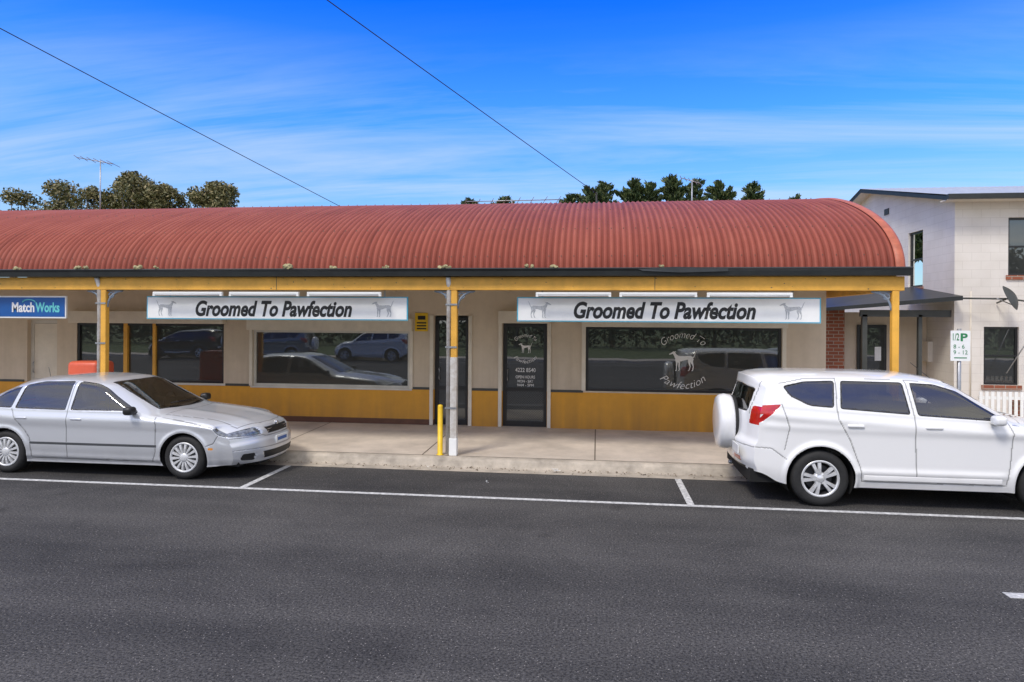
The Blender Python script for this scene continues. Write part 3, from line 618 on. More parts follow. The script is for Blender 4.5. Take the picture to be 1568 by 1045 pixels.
# ------------------------------------------------------------------ trees
def leaf_cloud(centers,n,size):
    out=[]
    for (c,rad) in centers:
        k=int(n*rad[0]*rad[2])
        d=rng.normal(size=(k,3)); d/=np.linalg.norm(d,axis=1)[:,None]; rr=rng.random(k)**.45
        out.append(np.array(c)+d*rr[:,None]*np.array(rad))
    p=np.concatenate(out); k=len(p)
    a=rng.normal(size=(k,3)); a/=np.linalg.norm(a,axis=1)[:,None]; b=np.cross(a,rng.normal(size=(k,3))); b/=np.linalg.norm(b,axis=1)[:,None]
    s=size*(.6+.8*rng.random(k))[:,None]
    V=np.stack([p-a*s,p+b*s*.45,p+a*s,p-b*s*.45],1).reshape(-1,3)
    return V,np.arange(4*k).reshape(k,4).tolist()
def eucalypt(name,loc,h,r,seed,dens=260,leaf=.13,nn=22):
    rs=np.random.default_rng(seed); e=empty(name,loc)
    base=h*.45
    tube('trunk',[(0,0,0),(rs.normal()*.1,0,base*.5),(rs.normal()*.2,rs.normal()*.2,base),(0,0,h*.75)],.28,M['bark'],e,8,r1=.08)
    cs=[]
    for i in range(nn):
        a=rs.random()*6.28; q=rs.random()**.5
        zc=h-r*.95; ph_=rs.uniform(-.6,1.45); 
        c=(math.cos(a)*r*q*math.cos(ph_)*.85,math.sin(a)*r*q*math.cos(ph_)*.85,zc+r*.72*math.sin(ph_)); rad=r*(.22+.16*rs.random())
        cs.append((c,(rad,rad,rad*.8)))
        tube('limb',[(0,0,base*.9+.3*rs.random()*base),(c[0]*.5,c[1]*.5,(base+c[2])/2+.2),c],.07,M['bark'],e,5,r1=.02)
    cs.append(((0,0,h-.55),(r*.4,r*.4,.5))); cs.append(((0,0,h-r*1.1),(r*.6,r*.6,r*.5)))
    V,F=leaf_cloud(cs,dens,leaf); mobj('foliage',V,F,M['euc'],e)
    return e
for i,(x,h,r,s,dn,nn) in enumerate([(-38.4,12.35,2.9,3,330,17),(-42.2,11.7,2.4,9,330,14),(-36.0,11.8,1.9,12,400,13),(-33.0,12.85,2.1,4,700,24),(-30.7,11.85,2.0,5,700,24),(-26.7,12.0,2.3,6,700,26)]):
    eucalypt('gum_tree',(x,45,0),h,r,s,dn,.12,nn)
def conifer(name,loc,h,r,seed):
    rs=np.random.default_rng(seed); e=empty(name,loc); tube('trunk',[(0,0,0),(0,0,h*.97)],.25,M['bark'],e,8,r1=.03)
    P=[];A=[]
    z=h-.10; 
    while z>h*.55:
        t=(h-z); L_=min(r,.12+t*.55)*(.5+.8*rs.random()); a=rs.random()*6.28; up=.45+.45*rs.random()
        nseg=int(120*L_)+10
        s=rs.random(nseg)**.7*L_
        px=np.cos(a)*s+rs.normal(size=nseg)*.05; py=np.sin(a)*s+rs.normal(size=nseg)*.05; pz=z+s*up+rs.normal(size=nseg)*.05-.1*s*s
        P.append(np.stack([px,py,pz],1)); d=np.stack([np.full(nseg,np.cos(a)*.7),np.full(nseg,np.sin(a)*.7),np.full(nseg,.8)],1)+rs.normal(size=(nseg,3))*.35; A.append(d)
        z-=.04+.01*rs.random()
    p=np.concatenate(P); a=np.concatenate(A); a/=np.linalg.norm(a,axis=1)[:,None]; k=len(p)
    b=np.cross(a,rs.normal(size=(k,3))); b/=np.linalg.norm(b,axis=1)[:,None]; s=(.09+.10*rs.random(k))[:,None]
    V=np.stack([p-a*s,p+b*s*.35,p+a*s,p-b*s*.35],1).reshape(-1,3)
    mobj('foliage',V,np.arange(4*k).reshape(k,4).tolist(),M['pine'],e); return e
for i,(x,h,r) in enumerate([(-1.6,9.7,.9),(-.5,10.1,.9),(.35,10.35,.9),(2.1,10.5,.95),(2.9,10.3,.8),(4.3,10.65,.85),(5.5,10.45,.6),(6.9,10.3,.7),(8.7,10.1,.7),(-7.6,9.5,.6),(-5.4,9.6,.7),(11,9.4,.9)]):
    conifer('cypress_tree',(x,40,0),h,r,20+i)
def inst(src,name,loc,rot,sc=1):
    e=empty(name,loc,rot); e.scale=(sc,sc,sc)
    for c in src.children:
        o=bpy.data.objects.new(c.name.split('.')[0],c.data); o.matrix_local=c.matrix_local; link(o,e)
    return e
t0=eucalypt('gum_tree',(-30,-34,0),9,4.2,31,40,.32); t1=eucalypt('gum_tree',(-18,-37,0),10,4.6,32,40,.32)
k=0
for x in range(-60,60,9):
    inst([t0,t1][k%2],'gum_tree',(x+random.uniform(-2,2),-36+random.uniform(-4,4),0),random.random()*6,random.uniform(.8,1.15)); k+=1
hg=leaf_cloud([((x,-33+random.uniform(-.5,.5),1.3),(1.6,1.0,1.5)) for x in np.arange(-60,50,2.2)],90,.24); mobj('hedge',hg[0],hg[1],M['pine'])

# ------------------------------------------------------------------ cars
def sfun(pts,sig):
    p=np.array(sorted(pts)); g=np.linspace(p[0,0]-.5,p[-1,0]+.5,3000); y=np.interp(g,p[:,0],p[:,1]); dx=g[1]-g[0]
    if sig>0:
        k=np.arange(-int(3*sig/dx)-1,int(3*sig/dx)+2)*dx; w=np.exp(-k*k/2/sig/sig); w/=w.sum(); yp=np.pad(y,len(k)//2,mode='edge'); y=np.convolve(yp,w,'valid')[:len(g)]
    return lambda x:np.interp(x,g,y)
def segdist(px,pz,poly,closed=True):
    P=np.array(poly,float); Q=np.roll(P,-1,0) if closed else P[1:]; 
    if not closed: P=P[:-1]
    bd=np.full(px.shape,1e9); bx=px.copy(); bz=pz.copy()
    for a,b in zip(P,Q):
        d=b-a; l2=max(d@d,1e-12); t=np.clip(((px-a[0])*d[0]+(pz-a[1])*d[1])/l2,0,1); cx=a[0]+t*d[0]; cz=a[1]+t*d[1]; dd=np.hypot(px-cx,pz-cz)
        m_=dd<bd; bd=np.where(m_,dd,bd); bx=np.where(m_,cx,bx); bz=np.where(m_,cz,bz)
    return bd,bx,bz
def inside(px,pz,poly):
    P=np.array(poly,float); r_=np.zeros(px.shape,bool); n=len(P)
    for i in range(n):
        x1,z1=P[i]; x2,z2=P[(i+1)%n]
        c=((z1>pz)!=(z2>pz)); 
        with np.errstate(divide='ignore',invalid='ignore'): xx=(x2-x1)*(pz-z1)/(z2-z1+1e-12)+x1
        r_^=c&(px<xx)
    return r_
def roundpoly(P,r=.04,n=3):
    out=[]; m_=len(P)
    for i in range(m_):
        a=np.array(P[i-1],float); b=np.array(P[i],float); c=np.array(P[(i+1)%m_],float)
        u=(a-b); v=(c-b); rr=min(r,.45*np.linalg.norm(u),.45*np.linalg.norm(v)); p0=b+u/np.linalg.norm(u)*rr; p1=b+v/np.linalg.norm(v)*rr
        for t in np.linspace(0,1,n+1): out.append(tuple((1-t)**2*p0+2*t*(1-t)*b+t*t*p1))
    return out
def build_body(S,parent,cell=.0115):
    top=sfun(S['top'],S.get('topsig',.035)); bot=sfun(S['bot'],.05); wb=sfun(S['plan'],.12); belt=sfun(S['belt'],.1); drop=sfun(S['drop'],.08)
    xr,xf=S['xr'],S['xf']; p=S.get('p',4)
    def ss(t): t=np.clip(t,0,1); return t*t*(3-2*t)
    fz=sfun(S['fprof'],.05); rz=sfun(S['rprof'],.05)
    def base(xb,yn,zn):
        a=np.abs(yn); zt=top(xb)-drop(xb)*a**p; zb_=bot(xb); z=zb_+(zt-zb_)*(zn+1)/2
        zte=top(xb)-drop(xb); ze_=zb_+(zte-zb_)*(zn+1)/2
        x=xb-ss((xb-(xf-.75))/.75)*(S['bf']*a**2.6+fz(zn)) + ss(((xr+.6)-xb)/.6)*(S['br']*a**3+rz(zn))
        return x,z,ze_,zte
    def W(xb,z,zte):
        w=wb(xb); b_=belt(xb)
        w=w-.055*np.clip((.50-z)/.28,0,1)**2
        w=w+.012*np.exp(-((z-(b_-.13))/.05)**2)-.020*ss((z-(b_-.10))/.10)
        w=w-S['tumble']*np.maximum(0,z-b_)-.10*np.maximum(0,z-b_)**2
        w=w-.055*np.clip((z-(zte-.07))/.07,0,1)**2
        return w
    nx=int((xf-xr)/cell); nz=int((1.35 if S['tall'] else 1.1)/cell); ny=int(1.5/cell/1.3)
    XB=np.linspace(xr,xf,nx+1); ZN=np.linspace(-1,1,nz+1); YN=np.linspace(-1,1,ny+1)
    YN=np.sign(YN)*(1-(1-np.abs(YN))**1.25)
    allV=[];allF=[];allM=[];allG=[]
    names=['paint','glass','trim','lamp','red','rub','white','chrome','glass2','amber']
    def addsheet(X,Y,Z,mi,keep,gap,outward):
        a,b=X.shape; V=np.stack([X,Y,Z],-1); i=np.arange(a*b).reshape(a,b)+sum(len(v) for v in allV)
        F=np.stack([i[:-1,:-1],i[1:,:-1],i[1:,1:],i[:-1,1:]],-1)
        c=V[a//2,b//2]; nrm=np.cross(V[a//2+1,b//2]-c,V[a//2,b//2+1]-c)
        if nrm@np.array(outward)<0: F=F[...,::-1]
        allV.append(V.reshape(-1,3)); allF.append(F[keep]); allM.append(mi[keep]); allG.append(gap.ravel())
    def fc(A): return (A[:-1,:-1]+A[1:,:-1]+A[1:,1:]+A[:-1,1:])/4
    def feature(U,Vv,polys,grooves,circles=[]):
        su,sv=U.copy(),Vv.copy(); best=np.full(U.shape,cell*.62)
        inner=np.zeros(U.shape,bool); inner[1:-1,1:-1]=True
        for (poly,mt) in polys:
            d,cx_,cz_=segdist(U,Vv,poly); m_=(d<best)&inner; su[m_]=cx_[m_]; sv[m_]=cz_[m_]; best=np.where(m_,d,best)
        for (cx0,cz0,R_) in circles:
            r_=np.hypot(U-cx0,Vv-cz0); d=np.abs(r_-R_); m_=(d<best)&inner; k_=R_/np.maximum(r_,1e-6); su[m_]=(cx0+(U-cx0)*k_)[m_]; sv[m_]=(cz0+(Vv-cz0)*k_)[m_]; best=np.where(m_,d,best)
        gap=np.zeros(U.shape)
        for g in grooves:
            d,cx_,cz_=segdist(U,Vv,g,False); m_=(d<np.minimum(best,cell*.55))&inner; su[m_]=cx_[m_]; sv[m_]=cz_[m_]; gap[m_]=1
        return su,sv,gap
    circ=[(c[0],c[1],S['archR']) for c in S['axles']]
    for sgn in (-1,1):
        A,B=np.meshgrid(XB,ZN,indexing='ij'); x,z,ze_,zte=base(A,np.full_like(A,1.0),B)
        x,z,gap=feature(x,z,S['side'],S['grooves'],circles=circ)
        y=W(A,z,zte)
        for (cx0,cz0,R_) in circ:
            r_=np.hypot(x-cx0,z-cz0); y+=S.get('flare',.015)*np.exp(-((r_-R_-.015)/.035)**2)*(z<cz0+R_+.2)
        for cr_ in S['crease']:
            xs_=np.array(cr_[0]); zz=np.interp(x,xs_[:,0],xs_[:,1]); msk=ss((x-xs_[0,0])/.2)*ss((xs_[-1,0]-x)/.2); y+=cr_[1]*msk*np.exp(-((z-zz)/cr_[2])**2)
        y-=.004*gap
        X_,Z_=fc(x),fc(z); mi=np.zeros(X_.shape,int)
        for (poly,mt) in S['side']:
            i_=inside(X_,Z_,poly); mi[i_]=names.index(mt)
            if mt in('glass','glass2'):
                d,_,_=segdist(X_,Z_,poly); mi[i_&(d<.016)]=2
                iv=inside(x,z,poly); dv,_,_=segdist(x,z,poly); y-=np.where(iv&(dv>.004),.010,0)
        keep=np.ones(X_.shape,bool)
        for (cx0,cz0,R_) in circ: keep&=~(np.hypot(X_-cx0,Z_-cz0)<R_)
        addsheet(x,sgn*y,z,mi,keep,gap,(0,sgn,0))
    A,B=np.meshgrid(XB,YN,indexing='ij'); x,z,ze_,zte=base(A,B,np.ones_like(A))
    wtop=W(A,zte,zte); y=B*wtop
    su,sv,gap=feature(x,y,S['topf'],S['topg'])
    mi=np.zeros((A.shape[0]-1,A.shape[1]-1),int); X_,Y_=fc(x),fc(y)
    x2=su; y2=sv; 
    for (poly,mt) in S['topf']:
        i_=inside(X_,Y_,poly); mi[i_]=names.index(mt)
        d,_,_=segdist(X_,Y_,poly); mi[i_&(d<.03)]=2
    slope=np.gradient(top(XB),XB)[:,None]; z=z+slope*(x2-x)
    for cr_ in S.get('hood',[]):
        z+=cr_[0]*np.exp(-((np.abs(y2)-cr_[1])/cr_[2])**2)*ss((x-cr_[3])/.2)*ss((cr_[4]-x)/.25)
    z-=.004*gap
    addsheet(x2,y2,z,mi,np.ones(mi.shape,bool),gap,(0,0,1))
    for xe,polys,grv,out in ((xf,S['front'],S['frontg'],(1,0,0)),(xr,S['rear'],S['rearg'],(-1,0,0))):
        A,B=np.meshgrid(YN,ZN,indexing='ij'); XX=np.full_like(A,xe); x,z,ze_,zte=base(XX,A,B); y=A*W(XX,ze_,zte)
        ya=np.abs(y); sy=np.sign(y)
        su,sv,gap=feature(ya,z,polys,grv); su=np.where(ya<cell,ya,su)
        y=sy*su; z=sv
        Y_,Z_=np.abs(fc(y)),fc(z); mi=np.zeros(Y_.shape,int)
        for (poly,mt) in polys:
            i_=inside(Y_,Z_,poly); mi[i_]=names.index(mt)
            if mt in('glass','glass2'):
                d,_,_=segdist(Y_,Z_,poly); mi[i_&(d<.02)&(Y_>.02)]=2
            if mt in ('trim','glass','glass2','lamp'):
                iv=inside(np.abs(y),z,poly)
                x=x-np.where(iv,.015,0)*out[0]
        x=x-.004*gap*out[0]
        addsheet(x,y,z,mi,np.ones(mi.shape,bool),gap,out)
    V=np.concatenate(allV); F=np.concatenate(allF); mi=np.concatenate(allM); G=np.concatenate(allG)
    me=bpy.data.meshes.new('body'); me.from_pydata(V.tolist(),[],F.tolist())
    for nme in names: me.materials.append(S['mats'][nme])
    me.polygons.foreach_set('material_index',mi.astype(np.int32))
    at=me.attributes.new('gap','FLOAT','POINT'); at.data.foreach_set('value',G.astype(np.float32))
    bm=bmesh.new(); bm.from_mesh(me); bmesh.ops.remove_doubles(bm,verts=bm.verts[:],dist=.0008); bm.to_mesh(me); bm.free()
    me.polygons.foreach_set('use_smooth',[True]*len(me.polygons)); me.update()
    link(bpy.data.objects.new('body',me),parent)
    for (cx0,cz0) in S['axles']:
        R_=S['archR']-.002
        for sgn in (-1,1):
            Vv=[];Ff=[]; n=25
            for k in range(n):
                t=math.pi*k/(n-1)*1.3-.15*math.pi
                for yv in (.45,S['half']-.05): Vv.append((cx0+R_*math.cos(t),sgn*yv,cz0+R_*math.sin(t)))
            for k in range(n-1): Ff.append((2*k,2*k+1,2*k+3,2*k+2))
            c0=len(Vv); Vv.append((cx0,sgn*.45,cz0-.1))
            for k in range(n-1): Ff.append((2*k,2*k+2,c0))
            mobj('arch_liner',Vv,Ff,M['well'],parent)
    a0=min(c[0] for c in S['axles']); a1=max(c[0] for c in S['axles']); zb=S['floor']
    box('underbody',a0+S['archR'],a1-S['archR'],-S['half']+.09,S['half']-.09,zb,zb+.10,M['well'],parent)
    box('chassis_mid',xr+.15,xf-.15,-.44,.44,zb-.02,zb+.18,M['well'],parent)
    box('rear_floor',xr+.12,a0-S['archR'],-S['half']+.12,S['half']-.12,zb+.03,zb+.2,M['well'],parent)
    box('front_floor',a1+S['archR'],xf-.3,-S['half']+.16,S['half']-.16,zb+.0,zb+.15,M['well'],parent)
def wheel(parent,x,z,y,R,rim,width,style,sgn,ph0=0):
    w=width; o=lambda a:y+sgn*a
    prof=[(rim-.015,o(-.02)),(rim+.005,o(.0)),(rim+.03,o(.012)),(R-.05,o(.014)),(R-.02,o(-.004)),(R-.004,o(-.03)),(R,o(-.06)),(R,o(-w+.06)),(R-.01,o(-w+.02)),(R-.06,o(-w)),(rim,o(-w))]
    lathe('tyre',prof,M['tyre'],parent,56,'Y',(x,0,z))
    mt=M['rim'] if style=='alloy' else M['hub']
    lathe('rim',[(rim+.010,o(.004)),(rim+.004,o(.012)),(rim-.016,o(.009)),(rim-.022,o(-.01))],mt,parent,56,'Y',(x,0,z))
    lathe('rim_barrel',[(rim-.022,o(-.01)),(rim-.03,o(-.12))],M['rimd'],parent,56,'Y',(x,0,z))
    lathe('rim_back',[(rim-.02,o(-.10)),(.02,o(-.11))],M['well'],parent,40,'Y',(x,0,z))
    V=[];F=[]
    def spoke(a,w0,w1,r0,r1,d0,d1):
        n=len(V); c,s=math.cos(a),math.sin(a)
        for (rr,ww,dd) in ((r0,w0,d0),((r0+r1)/2,(w0+w1)/2*.92,(d0+d1)/2+.008),(r1,w1,d1)):
            for (t,dep) in ((-1,-.035),(-.8,0),(.8,0),(1,-.035)):
                px=rr*c-ww/2*t*s; pz=rr*s+ww/2*t*c; V.append((x+px,o(dd+dep),z+pz))
        for i in range(2):
            for k in range(3): F.append((n+i*4+k,n+i*4+k+1,n+i*4+4+k+1,n+i*4+4+k))
    if style=='alloy':
        for k in range(5):
            a=2*math.pi*k/5+math.pi/2+ph0
            for q in (-1,1): spoke(a+q*.19,.038,.054,.05,rim-.012,.004,.002)
        lathe('cap',[(.001,o(.012)),(.03,o(.010)),(.04,o(.002)),(.07,o(-.002)),(.085,o(-.04))],mt,parent,30,'Y',(x,0,z))
    else:
        for k in range(14): spoke(2*math.pi*k/14+ph0,.022,.050,.05,rim-.01,.008,.006)
        lathe('cap',[(.001,o(.020)),(.04,o(.018)),(.06,o(.010)),(.075,o(-.01)),(.085,o(-.04))],mt,parent,30,'Y',(x,0,z))
        lathe('plate',[(rim-.015,o(-.035)),(.03,o(-.03))],M['band'],parent,40,'Y',(x,0,z))
    mobj('spokes',V,F,mt,parent,smooth=False)
    if style=='alloy': lathe('brake_disc',[(.02,o(-.09)),(rim-.06,o(-.09))],M['rimd'],parent,30,'Y',(x,0,z))
def seats(parent,xs,z0,zt,mt):
    for x in xs:
        for y in (-.38,.38):
            b=rbox('seat_base',x-.05,x+.45,y-.25,y+.25,z0,z0+.22,mt,parent,.05)
            b=rbox('seat_back',-.08,.08,-.24,.24,0,zt-z0-.38,mt,parent,.06); b.location=(x-.02,y,z0+.15); b.rotation_euler=(0,-.22,0)
            b=rbox('headrest',-.05,.05,-.13,.13,0,.20,mt,parent,.045); b.location=(x-.02-.22*(zt-z0-.2),y,zt-.18); b.rotation_euler=(0,-.15,0)
def mirror(parent,x,y,z,m,half):
    for s in (-1,1):
        rbox('mirror',x-.07,x+.07,s*y-.085,s*y+.085,z-.06,z+.06,m,parent,.045)
        box('mirror_stalk',x-.02,x+.04,min(s*half*.93,s*(y-.03)),max(s*half*.93,s*(y-.03)),z-.06,z-.02,M['trim'],parent)

sed=empty('silver_sedan',(-5.98,10.20,0))
mats_sed=dict(paint=M['silver'],glass=M['cg1'],trim=M['trim'],lamp=M['lamp'],red=M['red'],rub=M['rub'],white=M['plate'],chrome=M['chrome'],glass2=M['cg2'],amber=M['amber'])
fg=roundpoly([(-.70,.985),(-1.28,1.325),(-1.45,1.375),(-1.80,1.392),(-1.82,.975)],.03)
rg=roundpoly([(-1.90,.975),(-1.88,1.395),(-2.40,1.382),(-2.66,1.33),(-2.74,.985)],.03)
qg=roundpoly([(-2.80,.99),(-2.72,1.312),(-2.95,1.23),(-3.18,1.06),(-3.14,1.0)],.03)
S=dict(xr=-3.98,xf=1.08,tall=False,half=.92,floor=.19,
 top=[(1.08,.74),(1.0,.775),(.75,.825),(.3,.895),(-.2,.95),(-.50,.985),(-.60,1.01),(-1.30,1.375),(-1.5,1.425),(-1.8,1.450),(-2.2,1.457),(-2.6,1.435),(-2.85,1.39),(-3.42,1.13),(-3.55,1.10),(-3.8,1.09),(-3.98,1.04)],
 bot=[(1.08,.22),(.5,.20),(.3,.19),(-2.5,.19),(-3.3,.22),(-3.98,.30)],
 plan=[(1.08,.86),(.6,.90),(.0,.915),(-1.5,.92),(-2.9,.92),(-3.6,.88),(-3.98,.84)],
 belt=[(1.08,.92),(-.5,.96),(-2.8,.975),(-3.98,1.05)],
 drop=[(1.08,.07),(.3,.065),(-.4,.065),(-.55,.08),(-.75,.12),(-1.2,.11),(-1.45,.065),(-2.0,.05),(-2.6,.06),(-2.9,.10),(-3.4,.10),(-3.6,.05),(-3.98,.06)],
 tumble=.36,p=3.6,bf=.34,br=.22,fprof=[(1,.12),(.75,.06),(.35,.045),(.2,.01),(-.2,0),(-.6,0),(-.85,.02),(-1,.05)],rprof=[(1,.06),(.5,.06),(0,0),(-.6,0),(-1,.08)],
 axles=[(0,.325),(-2.89,.325)],archR=.365,flare=.014,
 side=[(fg,'glass'),(rg,'glass'),(qg,'glass'),
   (roundpoly([(.455,.445),(.455,.478),(.385,.478),(.385,.445)],.01),'amber'),
   ([(-.42,.462),(-.42,.498),(-2.47,.498),(-2.47,.462)],'rub'),
   (roundpoly([(.44,.755),(.60,.765),(.95,.745),(.95,.635),(.62,.63),(.52,.66)],.03),'lamp'),
   ([(-3.9,.72),(-3.45,.78),(-3.48,.93),(-3.95,.95)],'red')],
 grooves=[[(-.47,.95),(-.43,.80),(-.44,.40),(-.50,.24)],[(-1.86,.97),(-1.86,.28)],[(-1.86,1.39),(-1.86,.97)],[(-2.79,.98),(-2.72,.85),(-2.55,.66),(-2.47,.55),(-2.45,.28)],
   [(-.47,.25),(-2.45,.25)],[(.52,.65),(.46,.54),(.355,.50)],[(-.60,1.0),(-1.28,1.355),(-1.45,1.40),(-1.86,1.425),(-2.4,1.415),(-2.72,1.35),(-3.0,1.21),(-3.25,1.02)],
   [(.44,.765),(.1,.835),(-.5,.92)]],
 crease=[([(-3.6,.80),(.9,.74)],.008,.05),([(-3.3,.30),(.2,.27)],.012,.04)],
 topf=[(roundpoly([(-.58,-.60),(-.48,-.3),(-.45,0),(-.48,.3),(-.58,.60),(-1.40,.545),(-1.35,.3),(-1.34,0),(-1.35,-.3),(-1.40,-.545)],.02),'glass'),
       (roundpoly([(-2.80,-.52),(-2.86,0),(-2.80,.52),(-3.36,.60),(-3.42,0),(-3.36,-.60)],.03),'glass')],
 topg=[[(-.38,-.70),(-.30,-.3),(-.28,0),(-.30,.3),(-.38,.70)],[(.70,-.66),(.86,-.3),(.89,0),(.86,.3),(.70,.66)],[(-.38,.74),(.70,.66)],[(-.38,-.74),(.70,-.66)]],
 hood=[(.012,.38,.10,-.4,.9)],
 front=[(roundpoly([(-.01,.615),(.30,.615),(.345,.705),(-.01,.715)],.02),'trim'),(roundpoly([(-.01,.26),(.42,.26),(.46,.37),(-.01,.37)],.02),'trim'),
   (roundpoly([(.43,.63),(.47,.725),(.95,.755),(.95,.635),(.6,.615)],.02),'lamp'),(roundpoly([(.58,.26),(.76,.28),(.74,.37),(.58,.37)],.03),'trim')],
 frontg=[[(0,.59),(.36,.59),(.42,.61),(.9,.60)],[(0,.43),(.9,.43)]],
 rear=[(roundpoly([(.5,.75),(.95,.75),(.95,.95),(.5,.93)],.03),'red'),([(-.01,.72),(.28,.72),(.28,.84),(-.01,.84)],'white')],rearg=[[(0,.62),(.9,.62)]],mats=mats_sed)
build_body(S,sed)
for ax in S['axles']:
    for s in (-1,1): wheel(sed,ax[0],ax[1],s*.885,.325,.212,.205,'hub',s,.1+ax[0])
seats(sed,(-1.75,-2.55),.42,1.22,M['seat']); mirror(sed,-.80,.98,1.00,M['trim'],.92)
box('dashboard',-.85,-.55,-.7,.7,.75,.96,M['trim'],sed,bev=.03); box('parcel_shelf',-3.35,-2.95,-.6,.6,.9,.98,M['trim'],sed)
lathe('steering_wheel',[(.17,-.012),(.185,-.0),(.17,.012),(.155,0),(.17,-.012)],M['trim'],sed,24,'X',(-1.05,.36,.98))
for x in (-1.70,-2.60):
    for s in (-1,1): rbox('door_handle',x-.09,x+.09,s*.925-.02,s*.925+.02,.835,.865,M['silver'],sed,.012)
boxes('grille_bars',[(.97,.995,-.30,.30,.637,.649),(.97,.995,-.31,.31,.672,.684)],M['chrome'],sed)
box('number_plate_front',1.065,1.085,-.19,.19,.45,.56,M['plate'],sed); box('plate_text',1.0852,1.0862,-.15,.15,.48,.53,M['blue'],sed) 
lathe('badge',[(.001,1.005),(.028,1.005),(.03,.98)],M['chrome'],sed,20,'X',(0,0,.74))
tube('roof_aerial',[(-3.3,.5,1.1),(-3.4,.5,1.5)],.004,M['trim'],sed,5)
tube('wiper',[(-.60,-.30,1.045),(-.55,.3,1.045)],.008,M['trim'],sed,5)

suv=empty('white_suv',(2.85,10.05,0))
mats_suv=dict(mats_sed); mats_suv['paint']=M['wpaint']
q1=roundpoly([(-.45,1.53),(-.18,1.595),(.20,1.61),(.17,1.265),(-.12,1.285),(-.36,1.40)],.04)
q2=roundpoly([(.275,1.61),(1.03,1.60),(1.09,1.20),(.245,1.255)],.035)
q3=roundpoly([(1.115,1.597),(1.42,1.58),(1.68,1.50),(2.17,1.175),(2.14,1.14),(1.175,1.19)],.035)
S2=dict(xr=-.97,xf=3.55,tall=True,half=.905,floor=.24,topsig=.05,
 top=[(-.97,1.63),(-.85,1.665),(-.5,1.69),(0,1.705),(.8,1.70),(1.3,1.685),(1.60,1.635),(1.75,1.585),(2.36,1.20),(2.5,1.15),(2.95,1.085),(3.28,1.01),(3.45,.93),(3.55,.85)],
 bot=[(-.97,.42),(-.6,.30),(-.3,.26),(2.8,.26),(3.3,.27),(3.55,.34)],
 plan=[(-.97,.845),(-.6,.885),(0,.90),(1.5,.905),(2.7,.90),(3.2,.87),(3.55,.80)],
 belt=[(-.97,1.30),(-.2,1.25),(1,1.18),(2.1,1.13),(3.55,1.10)],
 drop=[(-.97,.07),(-.5,.06),(1.2,.06),(1.6,.09),(1.8,.13),(2.3,.13),(2.5,.08),(3.0,.08),(3.55,.12)],
 tumble=.28,p=3.4,bf=.36,br=.16,fprof=[(1,.14),(.5,.06),(0,.0),(-.6,0),(-1,.06)],
 rprof=[(1,.17),(.8,.16),(.35,.075),(.15,.06),(-.10,.055),(-.33,.045),(-.38,.0),(-.8,.0),(-1,.05)],
 axles=[(0,.36),(2.71,.36)],archR=.42,flare=.028,
 side=[(q1,'glass2'),(q2,'glass2'),(q3,'glass'),
  (roundpoly([(-1.05,1.25),(-.80,1.27),(-.47,1.30),(-.56,1.20),(-.72,1.06),(-1.05,1.02)],.03),'red'),
  (roundpoly([(-1.05,1.12),(-.80,1.15),(-.70,1.17),(-.74,1.12),(-.84,1.08),(-1.05,1.07)],.01),'white'),
  (roundpoly([(3.05,.95),(3.3,.98),(3.6,.9),(3.6,.75),(3.2,.80)],.03),'lamp')],
 grooves=[[(.215,1.62),(.205,1.25),(.22,1.12),(.36,.86),(.43,.66),(.48,.52),(.50,.36)],[(1.07,1.61),(1.13,1.19),(1.15,.36)],[(2.22,1.14),(2.27,1.0),(2.24,.60),(2.20,.36)],[(.50,.345),(2.20,.345)],
   [(-.47,1.30),(-.38,1.0),(-.44,.72)],[(-.97,.74),(-.60,.73),(-.42,.60)],
   [(-.5,1.56),(-.18,1.625),(.3,1.64),(1.0,1.63),(1.44,1.605),(1.72,1.52),(2.28,1.155)],[(2.28,1.10),(2.9,1.02)]],
 crease=[([(-.8,1.02),(3.0,.95)],.010,.05),([(.3,.46),(2.3,.46)],.016,.045)],
 topf=[(roundpoly([(2.33,-.62),(2.44,-.3),(2.47,0),(2.44,.3),(2.33,.62),(1.62,.545),(1.68,.3),(1.69,0),(1.68,-.3),(1.62,-.545)],.02),'glass')],
 topg=[[(2.42,-.75),(2.55,-.3),(2.57,0),(2.55,.3),(2.42,.75)]],hood=[(.015,.45,.1,2.5,3.3)],
 front=[(roundpoly([(-.01,.74),(.42,.74),(.46,.86),(-.01,.88)],.03),'trim'),(roundpoly([(.50,.74),(.90,.74),(.90,.90),(.55,.90)],.03),'lamp'),(roundpoly([(-.01,.42),(.5,.42),(.5,.58),(-.01,.58)],.03),'trim')],
 frontg=[[(0,.70),(.9,.70)]],
 rear=[(roundpoly([(-.05,1.16),(.60,1.17),(.585,1.48),(-.05,1.51)],.04),'glass2'),(roundpoly([(.66,1.02),(.95,1.02),(.95,1.26),(.70,1.26)],.03),'red'),([(.30,.50),(.55,.50),(.55,.56),(.30,.56)],'red'),([(-.05,.36),(.6,.36),(.62,.45),(-.05,.45)],'trim')],
 rearg=[[(0,.735),(.9,.735)],[(.655,1.58),(.655,.74)]],mats=mats_suv)
build_body(S2,suv)
for ax in S2['axles']:
    for s in (-1,1): wheel(suv,ax[0],ax[1],s*.885,.36,.228,.225,'alloy',s,.25)
seats(suv,(1.15,.2),.6,1.42,M['seat']); mirror(suv,2.05,1.0,1.17,M['wpaint'],.905)
box('dashboard',2.0,2.35,-.7,.7,.9,1.12,M['trim'],suv,bev=.03)
lathe('steering_wheel',[(.17,-.012),(.185,-.0),(.17,.012),(.155,0),(.17,-.012)],M['trim'],suv,24,'X',(1.9,.36,1.12))
for x in (.42,1.35):
    for s in (-1,1): rbox('door_handle',x-.10,x+.10,s*.915-.022,s*.915+.022,1.03,1.065,M['wpaint'],suv,.014)
